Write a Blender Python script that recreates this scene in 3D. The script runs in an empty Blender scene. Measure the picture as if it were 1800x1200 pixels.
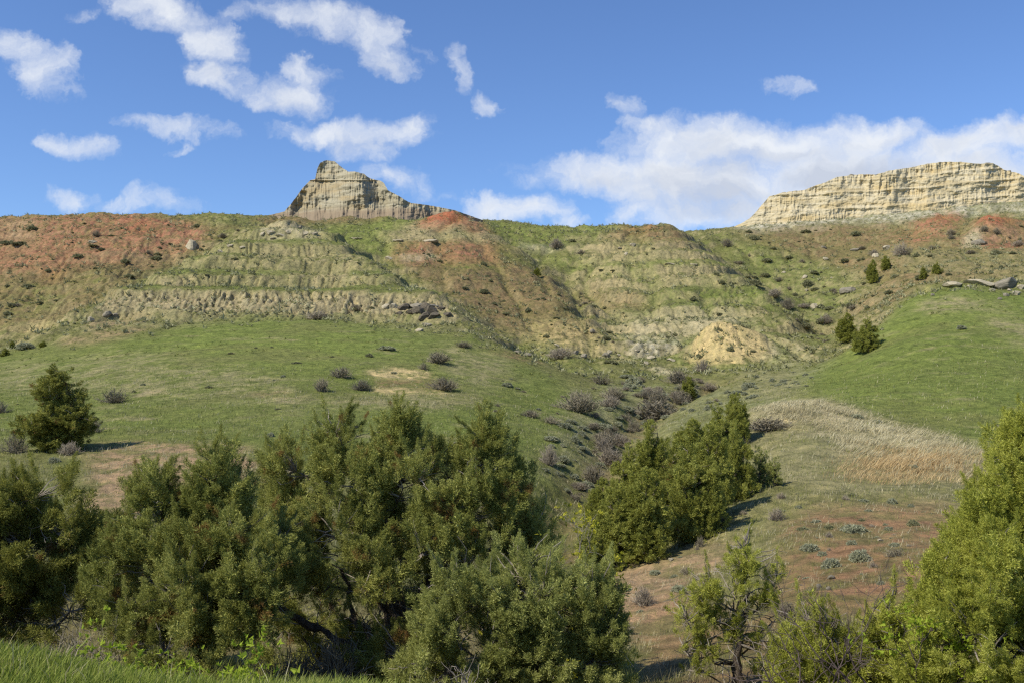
import bpy, math, random
import numpy as np
from mathutils import Vector, Matrix

# ---------------------------------------------------------------- camera, world, sun
scene = bpy.context.scene
F = 1766.0                       # focal length in photo pixels (photo 1800 x 1200)
PITCH = math.atan(80 / F)
cam_data = bpy.data.cameras.new('camera')
cam_data.sensor_width = 36
cam_data.lens = 36 * F / 1800
cam_data.clip_start = 0.1
cam_data.clip_end = 20000
cam = bpy.data.objects.new('camera', cam_data)
scene.collection.objects.link(cam)
cam.location = (0, 0, 0)
cam.rotation_euler = (math.radians(90) + PITCH, 0, 0)
scene.camera = cam
scene.render.resolution_x, scene.render.resolution_y = 1024, 682
scene.view_settings.view_transform = 'Standard'
scene.view_settings.look = 'None'
scene.view_settings.gamma = 1
scene.view_settings.exposure = 0.10
scene.cycles.use_denoising = False
scene.cycles.filter_width = 1.3
scene.cycles.sample_clamp_indirect = 4
scene.cycles.max_bounces = 6
scene.cycles.transparent_max_bounces = 4

SUN_EL = math.radians(47)
SUN_DIR = Vector((-0.86, -0.50, 0)).normalized() * math.cos(SUN_EL) + Vector((0, 0, math.sin(SUN_EL)))
sd = bpy.data.lights.new('sun', 'SUN')
sd.energy = 4.8
sd.angle = math.radians(0.5)
sd.color = (1.0, 0.94, 0.80)
sun = bpy.data.objects.new('sun', sd)
scene.collection.objects.link(sun)
sun.rotation_euler = SUN_DIR.to_track_quat('Z', 'Y').to_euler()
sun.location = (-40, -20, 60)


def ray(u, v):
    """photo pixel -> (x/y, z/y) of the ray"""
    a, b = (u - 900) / F, (600 - v) / F
    y = math.cos(PITCH) - math.sin(PITCH) * b
    return a / y, (math.sin(PITCH) + math.cos(PITCH) * b) / y


# clouds: soft ellipses laid out over the sky directions (far away, so no parallax), broken up by noise
CLOUDS = [  # u, v, ru, rv, tilt, weight
    (300, 22, 110, 50, 8, 1.0), (365, 75, 75, 55, 30, 1.0), (385, 135, 75, 36, 10, 1.0), (250, 10, 60, 30, 0, .8), (430, 25, 60, 30, 0, .7),
    (560, 28, 125, 48, 12, 1.0), (640, 60, 90, 55, 25, 1.0), (670, 108, 58, 32, 10, .9), (500, 22, 60, 35, 0, .9),
    (515, 165, 90, 50, 10, 1.0), (545, 125, 60, 36, 20, .8), (470, 178, 50, 28, 0, .8), (165, 28, 50, 26, 0, .5),
    (30, 80, 60, 45, 30, .72), (75, 140, 80, 45, 25, .98), (95, 105, 36, 36, 60, .72),
    (138, 252, 72, 32, 8, .95), (290, 219, 105, 26, 5, .92), (330, 232, 55, 22, 12, .7), (310, 258, 55, 14, 0, .55),
    (640, 240, 150, 36, 0, 1.05), (720, 222, 75, 34, -18, .95), (550, 238, 90, 26, 5, .9), (640, 268, 80, 32, 8, .85),
    (690, 320, 85, 34, 8, .66), (735, 335, 50, 30, 0, .6), (770, 352, 40, 18, 0, .65),
    (815, 120, 32, 62, -30, .74), (855, 178, 36, 32, 25, .85), (795, 92, 22, 26, 0, .6), (745, 95, 30, 22, 30, .55),
    (1090, 182, 62, 30, 20, .7), (1380, 150, 70, 22, 12, .52), (1400, 160, 40, 16, 0, .4),
    (1150, 222, 100, 24, 8, .85), (1040, 305, 150, 44, 4, 1.0), (1250, 255, 200, 58, 0, 1.1), (1230, 320, 240, 62, 6, 1.15),
    (1400, 265, 190, 58, 4, 1.1), (1500, 250, 160, 46, 0, 1.05), (1500, 310, 260, 70, 0, 1.15), (1690, 262, 160, 50, -8, 1.1), (1795, 240, 100, 46, 0, 1.1),
    (1300, 372, 190, 36, 0, 1.0), (1180, 372, 130, 36, 0, .95), (1700, 310, 220, 60, 0, 1.1), (1120, 340, 120, 40, 10, .9), (1900, 280, 140, 60, 0, 1.1),
    (905, 365, 100, 38, 4, 1.1), (860, 362, 60, 30, 0, 1.0), (990, 392, 60, 16, 0, .8),
    (115, 352, 62, 26, 5, .9), (285, 355, 82, 32, 5, .85), (195, 362, 44, 16, 0, .7), (390, 228, 36, 22, 0, .5),
]


# thick parts whose undersides are in their own shade
GREYS = [(1230, 350, 190, 34, 0, 1), (1330, 290, 130, 26, -8, .8), (1520, 320, 200, 34, 0, 1), (1740, 318, 160, 40, 0, .9), (1080, 325, 90, 18, 0, .6), (640, 262, 90, 14, 0, .6), (665, 118, 50, 14, 0, .5), (350, 120, 80, 20, 10, .5), (520, 185, 60, 16, 0, .5)]


def make_world():
    w = bpy.data.worlds.new('World')
    scene.world = w
    w.use_nodes = True
    nt = w.node_tree
    nt.nodes.clear()
    N, L = nt.nodes.new, nt.links.new

    def math_(op, a, b=None, c=None, clamp=False):
        n = N('ShaderNodeMath'); n.operation = op; n.use_clamp = clamp
        for i, x in enumerate((a, b, c)):
            if x is None: continue
            if isinstance(x, (int, float)): n.inputs[i].default_value = x
            else: L(x, n.inputs[i])
        return n.outputs[0]
    sky = N('ShaderNodeTexSky')
    sky.sky_type = 'NISHITA'
    sky.sun_disc = False
    sky.sun_elevation = SUN_EL
    sky.sun_rotation = math.atan2(SUN_DIR.x, SUN_DIR.y)
    sky.altitude = 800
    sky.air_density = 1.0
    sky.dust_density = 0.25
    sky.ozone_density = 2.6
    tc = N('ShaderNodeTexCoord')
    sep = N('ShaderNodeSeparateXYZ'); L(tc.outputs['Generated'], sep.inputs[0])
    yc = math_('MAXIMUM', sep.outputs[1], 0.02)
    px = math_('DIVIDE', sep.outputs[0], yc)
    pz = math_('DIVIDE', sep.outputs[2], yc)
    comb = N('ShaderNodeCombineXYZ'); L(px, comb.inputs[0]); L(pz, comb.inputs[1])
    base = comb.outputs[0]
    nz = N('ShaderNodeTexNoise'); nz.noise_dimensions = '2D'
    nz.inputs['Scale'].default_value = 14; nz.inputs['Detail'].default_value = 5; nz.inputs['Roughness'].default_value = .62
    L(base, nz.inputs['Vector'])
    sub = N('ShaderNodeVectorMath'); sub.operation = 'SUBTRACT'; L(nz.outputs['Color'], sub.inputs[0]); sub.inputs[1].default_value = (.5, .5, .5)
    mad = N('ShaderNodeVectorMath'); mad.operation = 'MULTIPLY_ADD'
    L(sub.outputs[0], mad.inputs[0]); mad.inputs[1].default_value = (.085, .045, 0); L(base, mad.inputs[2])
    warped = mad.outputs[0]
    acc = None; accs = []
    for (u, v, ru, rv, tilt, wt) in CLOUDS + GREYS:
        if (u, v, ru, rv, tilt, wt) == GREYS[0]: accs.append(acc); acc = None
        if u < 950 and not accs: wt *= .90; rv *= .94
        ax, aw = ray(u, v)
        m = N('ShaderNodeMapping'); m.vector_type = 'TEXTURE'
        m.inputs['Location'].default_value = (ax, aw, 0)
        m.inputs['Rotation'].default_value = (0, 0, -math.radians(tilt))
        m.inputs['Scale'].default_value = (ru / F * 1.15, rv / F * 1.15, 1)
        L(warped, m.inputs['Vector'])
        ln = N('ShaderNodeVectorMath'); ln.operation = 'LENGTH'; L(m.outputs[0], ln.inputs[0])
        mr = N('ShaderNodeMapRange'); mr.interpolation_type = 'SMOOTHSTEP'
        L(ln.outputs['Value'], mr.inputs['Value'])
        mr.inputs['From Min'].default_value = 0.1; mr.inputs['From Max'].default_value = 1.35
        mr.inputs['To Min'].default_value = wt; mr.inputs['To Max'].default_value = 0
        acc = mr.outputs[0] if acc is None else math_('SMOOTH_MAX', acc, mr.outputs[0], 0.25)
    grey, acc = acc, accs[0]
    # fine break-up
    n2 = N('ShaderNodeTexNoise'); n2.noise_dimensions = '2D'
    n2.inputs['Scale'].default_value = 22; n2.inputs['Detail'].default_value = 8; n2.inputs['Roughness'].default_value = .6
    L(warped, n2.inputs['Vector'])
    dens0 = math_('ADD', acc, math_('MULTIPLY', math_('SUBTRACT', n2.outputs['Fac'], .5), math_('MULTIPLY_ADD', acc, -.62, 1.55)))
    fade = N('ShaderNodeMapRange'); fade.interpolation_type = 'SMOOTHSTEP'; L(acc, fade.inputs['Value']); fade.inputs['From Min'].default_value = .06; fade.inputs['From Max'].default_value = .42
    dens0 = math_('MULTIPLY', dens0, fade.outputs[0])
    mr = N('ShaderNodeMapRange'); mr.interpolation_type = 'SMOOTHSTEP'
    L(dens0, mr.inputs['Value']); mr.inputs['From Min'].default_value = .22; mr.inputs['From Max'].default_value = 1.24
    front = math_('GREATER_THAN', sep.outputs[1], 0.03)
    dens = math_('MULTIPLY', mr.outputs[0], front)
    dens = math_('MULTIPLY', dens, 0.97)
    # grey undersides in the thick parts
    n3 = N('ShaderNodeTexNoise'); n3.noise_dimensions = '2D'
    n3.inputs['Scale'].default_value = 9; n3.inputs['Detail'].default_value = 5; n3.inputs['Roughness'].default_value = .55
    off = N('ShaderNodeMapping'); off.inputs['Location'].default_value = (3.1, 1.7, 0); off.inputs['Scale'].default_value = (1, 2.2, 1); L(warped, off.inputs['Vector'])
    L(off.outputs[0], n3.inputs['Vector'])
    g = N('ShaderNodeMapRange'); L(n3.outputs['Fac'], g.inputs['Value']); g.inputs['From Min'].default_value = .40; g.inputs['From Max'].default_value = .60
    thick = N('ShaderNodeMapRange'); L(acc, thick.inputs['Value']); thick.inputs['From Min'].default_value = .78; thick.inputs['From Max'].default_value = 1.15
    gf = math_('MULTIPLY', math_('SUBTRACT', 1.0, g.outputs[0]), thick.outputs[0])
    gf = math_('ADD', math_('MULTIPLY', gf, .55), math_('MULTIPLY', grey, math_('MULTIPLY_ADD', n3.outputs['Fac'], -1.2, 1.25)), clamp=True)
    cm = N('ShaderNodeMix'); cm.data_type = 'RGBA'
    L(gf, cm.inputs['Factor']); cm.inputs['A'].default_value = (.83, .86, .90, 1); cm.inputs['B'].default_value = (.56, .61, .71, 1)
    bg1 = N('ShaderNodeBackground'); bg1.inputs['Strength'].default_value = 0.108
    tint = N('ShaderNodeMix'); tint.data_type = 'RGBA'; tint.blend_type = 'MULTIPLY'; tint.inputs['Factor'].default_value = 1
    L(sky.outputs[0], tint.inputs['A']); tint.inputs['B'].default_value = SKY_TINT
    L(tint.outputs['Result'], bg1.inputs['Color'])
    bg2 = N('ShaderNodeBackground'); bg2.inputs['Strength'].default_value = 1.0; L(cm.outputs['Result'], bg2.inputs['Color'])
    mx = N('ShaderNodeMixShader'); L(dens, mx.inputs[0]); L(bg1.outputs[0], mx.inputs[1]); L(bg2.outputs[0], mx.inputs[2])
    out = N('ShaderNodeOutputWorld'); L(mx.outputs[0], out.inputs['Surface'])
    w.cycles.sampling_method = 'MANUAL'
    w.cycles.sample_map_resolution = 512


SKY_TINT = (.88, 1.06, 1.36, 1)
make_world()

# ---------------------------------------------------------------- numeric helpers
rng = np.random.default_rng(7)


def _hash(ix, iy, seed):
    h = (ix.astype(np.int64) * 374761393 + iy.astype(np.int64) * 668265263 + seed * 974634777) & 0xffffffff
    h = ((h ^ (h >> 13)) * 1274126177) & 0xffffffff
    return ((h ^ (h >> 16)) & 0xffff) / 65535.0


def noise2(x, y, seed=0):
    """gradient noise, about -1..1"""
    xi, yi = np.floor(x), np.floor(y)
    xf, yf = x - xi, y - yi
    u, v = xf * xf * xf * (xf * (xf * 6 - 15) + 10), yf * yf * yf * (yf * (yf * 6 - 15) + 10)

    def g(dx, dy):
        a = _hash(xi + dx, yi + dy, seed) * (2 * math.pi)
        return np.cos(a) * (xf - dx) + np.sin(a) * (yf - dy)
    n0 = g(0, 0) * (1 - u) + g(1, 0) * u
    n1 = g(0, 1) * (1 - u) + g(1, 1) * u
    return (n0 * (1 - v) + n1 * v) * 1.5


def fbm(x, y, seed=0, octs=4, gain=.5):
    s = 0; a = 1; t = 0
    for i in range(octs):
        s = s + a * noise2(x, y, seed + i * 17); t += a
        x = x * 2.03 + 5.1; y = y * 2.03 + 3.7; a *= gain
    return s / t


def sstep(a, b, x):
    t = np.clip((x - a) / (b - a), 0, 1)
    return t * t * (3 - 2 * t)


def mesh_np(name, verts, faces, mat, smooth=True, mats=None):
    """faces: (n,3) or (n,4) int array, or a list of such arrays"""
    if isinstance(faces, np.ndarray): faces = [faces]
    me = bpy.data.meshes.new(name)
    verts = np.asarray(verts, np.float32)
    me.vertices.add(len(verts)); me.vertices.foreach_set('co', verts.ravel())
    nl = sum(f.size for f in faces)
    me.loops.add(nl)
    me.loops.foreach_set('vertex_index', np.concatenate([f.ravel() for f in faces]).astype(np.int32))
    nf = sum(len(f) for f in faces)
    me.polygons.add(nf)
    st = []; o = 0
    for f in faces:
        k = f.shape[1]; st.append(o + np.arange(len(f)) * k); o += f.size
    me.polygons.foreach_set('loop_start', np.concatenate(st).astype(np.int32))
    me.polygons.foreach_set('use_smooth', np.full(nf, smooth))
    me.update(calc_edges=True)
    me.materials.append(mat)
    return me


def grid_faces(nr, nc, off=0, wrap=False):
    r, c = np.meshgrid(np.arange(nr - 1), np.arange(nc if wrap else nc - 1), indexing='ij')
    c2 = (c + 1) % nc
    return (off + np.stack([r * nc + c, r * nc + c2, (r + 1) * nc + c2, (r + 1) * nc + c], -1)).reshape(-1, 4)


def link(name, me, parent=None, loc=None, rot=None, scale=None):
    o = bpy.data.objects.new(name, me)
    scene.collection.objects.link(o)
    if parent is not None: o.parent = parent
    if loc is not None: o.location = loc
    if rot is not None: o.rotation_euler = rot
    if scale is not None: o.scale = scale
    return o


def tag(o, label=None, cat=None, group=None, kind=None):
    if label: o['label'] = label
    if cat: o['category'] = cat
    if group: o['group'] = group
    if kind: o['kind'] = kind
    return o


# ---------------------------------------------------------------- materials
def new_mat(name):
    m = bpy.data.materials.new(name); m.use_nodes = True
    nt = m.node_tree
    b = nt.nodes['Principled BSDF']
    b.inputs['Roughness'].default_value = .9
    b.inputs['Specular IOR Level'].default_value = .15
    return m, nt, b


def ramp(nt, fac, stops):
    r = nt.nodes.new('ShaderNodeValToRGB')
    el = r.color_ramp.elements
    while len(el) < len(stops): el.new(.5)
    for e, (p, c) in zip(el, stops):
        e.position = p; e.color = (*c, 1) if len(c) == 3 else c
    nt.links.new(fac, r.inputs[0])
    return r.outputs[0]


def noise_node(nt, scale, detail=4, rough=.6, vec=None, coord='Object', dist=0):
    n = nt.nodes.new('ShaderNodeTexNoise')
    n.inputs['Scale'].default_value = scale; n.inputs['Detail'].default_value = detail; n.inputs['Roughness'].default_value = rough
    n.inputs['Distortion'].default_value = dist
    if vec is None:
        tc = nt.nodes.new('ShaderNodeTexCoord'); vec = tc.outputs[coord]
    nt.links.new(vec, n.inputs['Vector'])
    return n


def mixc(nt, fac, a, b, mode='MIX'):
    n = nt.nodes.new('ShaderNodeMix'); n.data_type = 'RGBA'; n.blend_type = mode
    for k, x in (('Factor', fac), ('A', a), ('B', b)):
        if isinstance(x, (int, float)): n.inputs[k].default_value = x
        elif isinstance(x, tuple): n.inputs[k].default_value = (*x, 1)
        else: nt.links.new(x, n.inputs[k])
    return n.outputs['Result']


def leaf_mat(name, dark, mid, light, dead=None, dead_at=.78, translucent=.3, patch=1.1):
    m, nt, b = new_mat(name)
    geo = nt.nodes.new('ShaderNodeNewGeometry')
    big = noise_node(nt, patch, 3, .6)
    ml = nt.nodes.new('ShaderNodeMath'); ml.operation = 'MULTIPLY_ADD'
    nt.links.new(big.outputs['Fac'], ml.inputs[0]); ml.inputs[1].default_value = 1.5; ml.inputs[2].default_value = -.62
    ad = nt.nodes.new('ShaderNodeMath'); ad.operation = 'MULTIPLY_ADD'
    nt.links.new(geo.outputs['Random Per Island'], ad.inputs[0]); ad.inputs[1].default_value = .75; nt.links.new(ml.outputs[0], ad.inputs[2])
    col = ramp(nt, ad.outputs[0], [(0, dark), (.45, mid), (1, light)])
    if dead:
        n = noise_node(nt, 2.6, 2, .5)
        r = ramp(nt, n.outputs['Fac'], [(dead_at - .14, (0, 0, 0)), (dead_at - .08, (1, 1, 1))])
        mm = nt.nodes.new('ShaderNodeMath'); mm.operation = 'MULTIPLY'; nt.links.new(r, mm.inputs[0]); mm.inputs[1].default_value = .75
        col = mixc(nt, mm.outputs[0], col, dead)
    nt.links.new(col, b.inputs['Base Color'])
    b.inputs['Roughness'].default_value = .65
    tr = nt.nodes.new('ShaderNodeBsdfTranslucent'); nt.links.new(col, tr.inputs['Color'])
    ms = nt.nodes.new('ShaderNodeMixShader'); ms.inputs[0].default_value = translucent
    nt.links.new(b.outputs[0], ms.inputs[1]); nt.links.new(tr.outputs[0], ms.inputs[2])
    nt.links.new(ms.outputs[0], nt.nodes['Material Output'].inputs['Surface'])
    return m


def plain_mat(name, c1, c2, scale=8, bump=.3, bscale=None, rough=.9, stretch=None):
    m, nt, b = new_mat(name)
    vec = None
    if stretch:
        tc = nt.nodes.new('ShaderNodeTexCoord'); mp = nt.nodes.new('ShaderNodeMapping')
        mp.inputs['Scale'].default_value = stretch; nt.links.new(tc.outputs['Object'], mp.inputs['Vector']); vec = mp.outputs[0]
    n = noise_node(nt, scale, 6, .65, vec)
    nt.links.new(ramp(nt, n.outputs['Fac'], [(.3, c1), (.7, c2)]), b.inputs['Base Color'])
    if bump:
        n2 = noise_node(nt, bscale or scale * 2.5, 6, .7, vec)
        bp = nt.nodes.new('ShaderNodeBump'); bp.inputs['Strength'].default_value = bump; bp.inputs['Distance'].default_value = .1
        nt.links.new(n2.outputs['Fac'], bp.inputs['Height']); nt.links.new(bp.outputs[0], b.inputs['Normal'])
    b.inputs['Roughness'].default_value = rough
    return m

# ---------------------------------------------------------------- terrain: height field through surveyed points
PTS = []      # (pixel u, pixel v, distance)


def col(u, *yv):
    for (Y, v) in yv: PTS.append((u, v, Y))


def line(*p, step=28):
    """a ridge or gully line through (u, v, Y) points"""
    for a, b in zip(p[:-1], p[1:]):
        n = max(1, int(abs(b[0] - a[0]) / step))
        for i in range(n):
            t = i / n
            PTS.append((a[0] + (b[0] - a[0]) * t, a[1] + (b[1] - a[1]) * t, math.exp(math.log(a[2]) * (1 - t) + math.log(b[2]) * t)))
    PTS.append(p[-1])


NEAR = [(1.2, 3180), (2, 2181), (3, 1681), (4, 1430)]
for u in (-900, -500, -200, 0, 200, 400, 600, 800, 1000, 1200, 1400, 1600, 1800, 2100, 2600):
    col(u, *NEAR)
for u in (-900, -400):
    col(u, (6.5, 1158), (9, 1245), (14, 1240), (22, 1080), (30, 960), (45, 830), (60, 760), (80, 690), (100, 640), (115, 612), (132, 625), (148, 560), (168, 480), (190, 412), (203, 395), (225, 405), (300, 450), (600, 560))
col(0, (6.5, 1158), (9, 1245), (14, 1240), (22, 1080), (30, 950), (45, 830), (60, 760), (80, 690), (100, 640), (113, 612), (128, 625), (145, 560), (165, 480), (188, 405), (201, 381), (225, 400), (300, 450), (600, 560))
col(200, (6.0, 1192), (9, 1270), (14, 1250), (20, 1150), (30, 980), (38, 880), (50, 800), (65, 735), (85, 660), (104, 600), (117, 572), (125, 556), (130, 522), (135, 512), (146, 522), (156, 490), (172, 440), (190, 395), (203, 375), (225, 392), (300, 440), (600, 560))
col(400, (5.0, 1268), (7.5, 1345), (14, 1250), (20, 1150), (30, 980), (40, 870), (50, 795), (65, 725), (85, 650), (104, 592), (118, 556), (125, 548), (129, 519), (138, 503), (145, 480), (152, 455), (160, 432), (165, 424), (173, 430), (185, 408), (200, 384), (208, 380), (230, 395), (300, 440), (600, 560))
col(490, (128, 519), (138, 503), (144, 490), (147, 474), (155, 448), (162, 425), (168, 408), (174, 390), (184, 396), (200, 390), (215, 384), (235, 392))
col(600, (5, 1230), (7, 1310), (14, 1250), (20, 1150), (30, 990), (40, 880), (52, 790), (66, 725), (85, 650), (104, 593), (119, 560), (125, 549), (129, 520), (138, 503), (145, 490), (149, 472), (156, 448), (163, 428), (170, 412), (183, 408), (192, 400), (205, 390), (216, 384), (235, 390), (300, 440), (600, 560))
col(700, (90, 640), (104, 600), (118, 568), (124, 555), (128, 524), (135, 506), (141, 492), (152, 492), (165, 462), (180, 430), (195, 402), (206, 388), (216, 384), (235, 388), (300, 440))
col(800, (5, 1260), (7, 1310), (14, 1250), (20, 1150), (30, 1010), (40, 900), (52, 800), (66, 730), (85, 670), (100, 620), (115, 585), (124, 552), (130, 531), (140, 538), (147, 520), (158, 490), (171, 455), (182, 425), (192, 402), (199, 384), (206, 367), (214, 382), (240, 392), (300, 440), (600, 560))
col(900, (14, 1240), (20, 1150), (30, 1010), (40, 910), (52, 820), (66, 745), (80, 700), (95, 650), (106, 618), (114, 618), (124, 602), (138, 572), (152, 532), (168, 490), (182, 455), (190, 434), (200, 438), (210, 420), (222, 402), (232, 390), (250, 400), (300, 440))
col(1000, (5, 1300), (8, 1310), (14, 1260), (22, 1130), (30, 1010), (40, 910), (52, 820), (66, 755), (80, 715), (92, 680), (102, 657), (113, 642), (125, 610), (140, 565), (150, 535), (160, 518), (168, 526), (180, 500), (195, 462), (210, 425), (223, 399), (245, 408), (320, 450), (600, 560))
col(1100, (22, 1130), (30, 1010), (40, 920), (52, 845), (66, 780), (80, 730), (100, 678), (112, 655), (122, 636), (131, 613), (141, 588), (152, 562), (161, 538), (173, 503), (186, 463), (200, 424), (212, 402), (221, 394), (245, 405), (320, 450))
col(1200, (5, 1330), (8, 1330), (14, 1270), (18, 1180), (24, 1080), (32, 960), (44, 868), (56, 800), (75, 735), (95, 680), (110, 655), (122, 640), (132, 612), (142, 585), (152, 560), (165, 520), (180, 480), (197, 436), (211, 409), (218, 404), (245, 412), (320, 450), (600, 560))
col(1300, (16, 1180), (22, 1090), (30, 970), (40, 872), (52, 800), (68, 735), (92, 678), (108, 652), (118, 638), (124, 612), (130, 578), (137, 580), (150, 553), (165, 518), (177, 484), (188, 488), (202, 465), (216, 435), (238, 412), (258, 396), (300, 420), (600, 560))
col(1400, (5, 1330), (8, 1330), (12, 1260), (15, 1180), (22, 1050), (30, 940), (40, 845), (50, 775), (60, 716), (64, 706), (71, 712), (80, 688), (95, 662), (108, 645), (122, 620), (136, 582), (147, 550), (157, 556), (172, 522), (192, 482), (215, 445), (238, 415), (262, 390), (300, 420))
col(1500, (15, 1180), (22, 1050), (30, 935), (40, 845), (50, 780), (59, 733), (70, 700), (84, 658), (97, 628), (108, 625), (125, 590), (145, 548), (170, 502), (198, 462), (228, 430), (262, 382), (300, 420))
col(1600, (5, 1330), (8, 1330), (12, 1230), (20, 1080), (30, 925), (40, 845), (50, 790), (62, 728), (75, 665), (90, 602), (105, 550), (115, 522), (130, 508), (150, 478), (175, 448), (202, 418), (235, 396), (264, 375), (300, 420), (600, 560))
col(1700, (12, 1230), (20, 1060), (30, 920), (42, 838), (52, 788), (65, 705), (80, 635), (95, 572), (110, 512), (125, 498), (150, 470), (180, 440), (200, 415), (212, 400), (235, 388), (264, 363), (300, 420))
for u in (1800, 2200, 2600):
    col(u, (5, 1330), (8, 1330), (12, 1230), (20, 1050), (30, 920), (44, 820), (58, 752), (75, 655), (90, 590), (110, 520), (125, 500), (150, 468), (180, 438), (203, 410), (222, 392), (264, 354), (300, 420), (600, 560))
# edge of the banded hill and the gully behind it
line((565, 406, 170), (600, 418, 164), (640, 443, 156), (700, 488, 143), (745, 508, 136), (790, 526, 130), (830, 560, 122), (865, 592, 114), (930, 628, 106), (1000, 656, 101), (1060, 690, 92))
line((575, 412, 184), (640, 452, 169), (700, 497, 155), (745, 520, 146), (795, 545, 139), (845, 590, 129), (900, 622, 118), (960, 645, 113), (1040, 655, 110))
# its other edge, facing the red slope
line((20, 606, 113), (90, 568, 120), (150, 535, 129), (200, 512, 135), (280, 480, 146), (350, 448, 157), (400, 424, 165), (450, 402, 171))
line((20, 618, 122), (90, 590, 130), (150, 552, 139), (200, 526, 147), (280, 492, 157), (350, 458, 167), (420, 425, 176), (470, 402, 185))
# spur of the red knob and the gully behind it
line((835, 386, 202), (870, 412, 196), (920, 444, 188), (960, 473, 176), (985, 498, 168), (1015, 532, 158), (1045, 570, 147), (1070, 606, 134))
line((880, 424, 208), (930, 458, 200), (975, 490, 186), (1000, 516, 177), (1032, 552, 164), (1062, 590, 150), (1085, 628, 130))
# spur of the middle hill and the gully behind it
line((1195, 402, 218), (1240, 440, 203), (1300, 482, 178), (1350, 512, 164), (1400, 545, 150), (1440, 588, 134), (1470, 618, 120))
line((1215, 412, 232), (1260, 450, 217), (1320, 495, 193), (1370, 530, 178), (1415, 560, 162), (1455, 600, 145), (1490, 625, 126))
# crest of the straw knoll, lip of the meadow
line((1320, 722, 60), (1360, 708, 63), (1400, 705, 64), (1450, 712, 62), (1500, 732, 58.5), (1560, 760, 55), (1640, 780, 51.5), (1720, 792, 50))
line((1560, 560, 103), (1600, 535, 108), (1640, 515, 112), (1700, 505, 113))
# small knobs: red one, yellow mound, red mounds by the long cliff, summit of the banded hill
line((742, 391, 202), (765, 375, 205), (790, 364, 207), (815, 374, 205), (838, 386, 203))
line((745, 396, 213), (790, 388, 217), (840, 394, 214))
line((1245, 590, 127), (1265, 574, 131), (1300, 574, 131), (1325, 590, 127))
line((1715, 398, 206), (1745, 378, 213), (1785, 388, 208))
line((470, 398, 172), (490, 388, 175), (520, 394, 174))
for u, v, Y in ((1740, 420, 196), (1690, 425, 206), (1790, 425, 199), (1650, 400, 222), (1640, 384, 236)):
    PTS.append((u, v, Y))

P = np.array(PTS, float)
rays = np.array([ray(u, v) for u, v, _ in P])
cx, cw, cl = rays[:, 0], rays[:, 1], np.log(P[:, 2])
# drop near-duplicates
keep = []
for i in range(len(cx)):
    if all((cx[i] - cx[j]) ** 2 + (cl[i] - cl[j]) ** 2 > 0.010 ** 2 for j in keep): keep.append(i)
cx, cw, cl = cx[keep], cw[keep], cl[keep]


def rbf_k(d2): return np.sqrt(d2 + 0.02 ** 2)


n = len(cx)
A = np.zeros((n + 3, n + 3))
A[:n, :n] = rbf_k((cx[:, None] - cx) ** 2 + (cl[:, None] - cl) ** 2) - np.eye(n) * 0.0015
A[:n, n:] = np.stack([np.ones(n), cx, cl], 1); A[n:, :n] = A[:n, n:].T
sol = np.linalg.solve(A, np.concatenate([cw, np.zeros(3)]))

NU, NY = 1180, 1250
# columns: dense inside the frame
ui = np.concatenate([np.linspace(-1500, -130, 90, endpoint=False), np.linspace(-130, 1930, NU - 180, endpoint=False), np.linspace(1930, 3300, 90)])
AX = (ui - 900) / F
t = np.linspace(0, 1, NY)
dens_k = [(1.6, .25), (6, .45), (15, .8), (40, 1.0), (100, 1.35), (140, 1.7), (215, 1.7), (235, .8), (320, .3), (900, .08)]
lk = np.linspace(math.log(1.6), math.log(900), 4000)
dk = np.interp(lk, [math.log(a) for a, _ in dens_k], [b for _, b in dens_k])
cum = np.concatenate([[0], np.cumsum((dk[1:] + dk[:-1]) / 2)]); cum /= cum[-1]
LY = np.interp(t, cum, lk)
# the smooth base is evaluated on a coarse grid, then refined
cAX = AX[::5] if (len(AX) - 1) % 5 == 0 else np.append(AX[::5], AX[-1])
cLY = LY[::4] if (len(LY) - 1) % 4 == 0 else np.append(LY[::4], LY[-1])
Wc = np.zeros((len(cLY), len(cAX)))
for i, l in enumerate(cLY):
    Wc[i] = rbf_k((cAX[:, None] - cx) ** 2 + (l - cl) ** 2) @ sol[:n] + sol[n] + sol[n + 1] * cAX + sol[n + 2] * l
ix = np.clip(np.searchsorted(cAX, AX, side='right') - 1, 0, len(cAX) - 2); fx = (AX - cAX[ix]) / (cAX[ix + 1] - cAX[ix])
iy = np.clip(np.searchsorted(cLY, LY, side='right') - 1, 0, len(cLY) - 2); fy = (LY - cLY[iy]) / (cLY[iy + 1] - cLY[iy])
Wr = Wc[:, ix] * (1 - fx) + Wc[:, ix + 1] * fx
W = Wr[iy] * (1 - fy)[:, None] + Wr[iy + 1] * fy[:, None]
YY = np.exp(LY)[:, None] * np.ones_like(AX)[None, :]
XX = AX[None, :] * YY
ZZ = W * YY


def cast(u, v, G=None):
    """first point of the ground that the ray through a photo pixel meets -> (column index, row index)"""
    a, w = ray(u, v)
    j = int(np.clip(np.searchsorted(AX, a), 0, len(AX) - 1))
    c = (ZZ[:, j] / YY[:, j]) if G is None else G[:, j]
    i = np.argmax(c >= w)
    return j, (int(i) if c[i] >= w else None)


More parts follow.
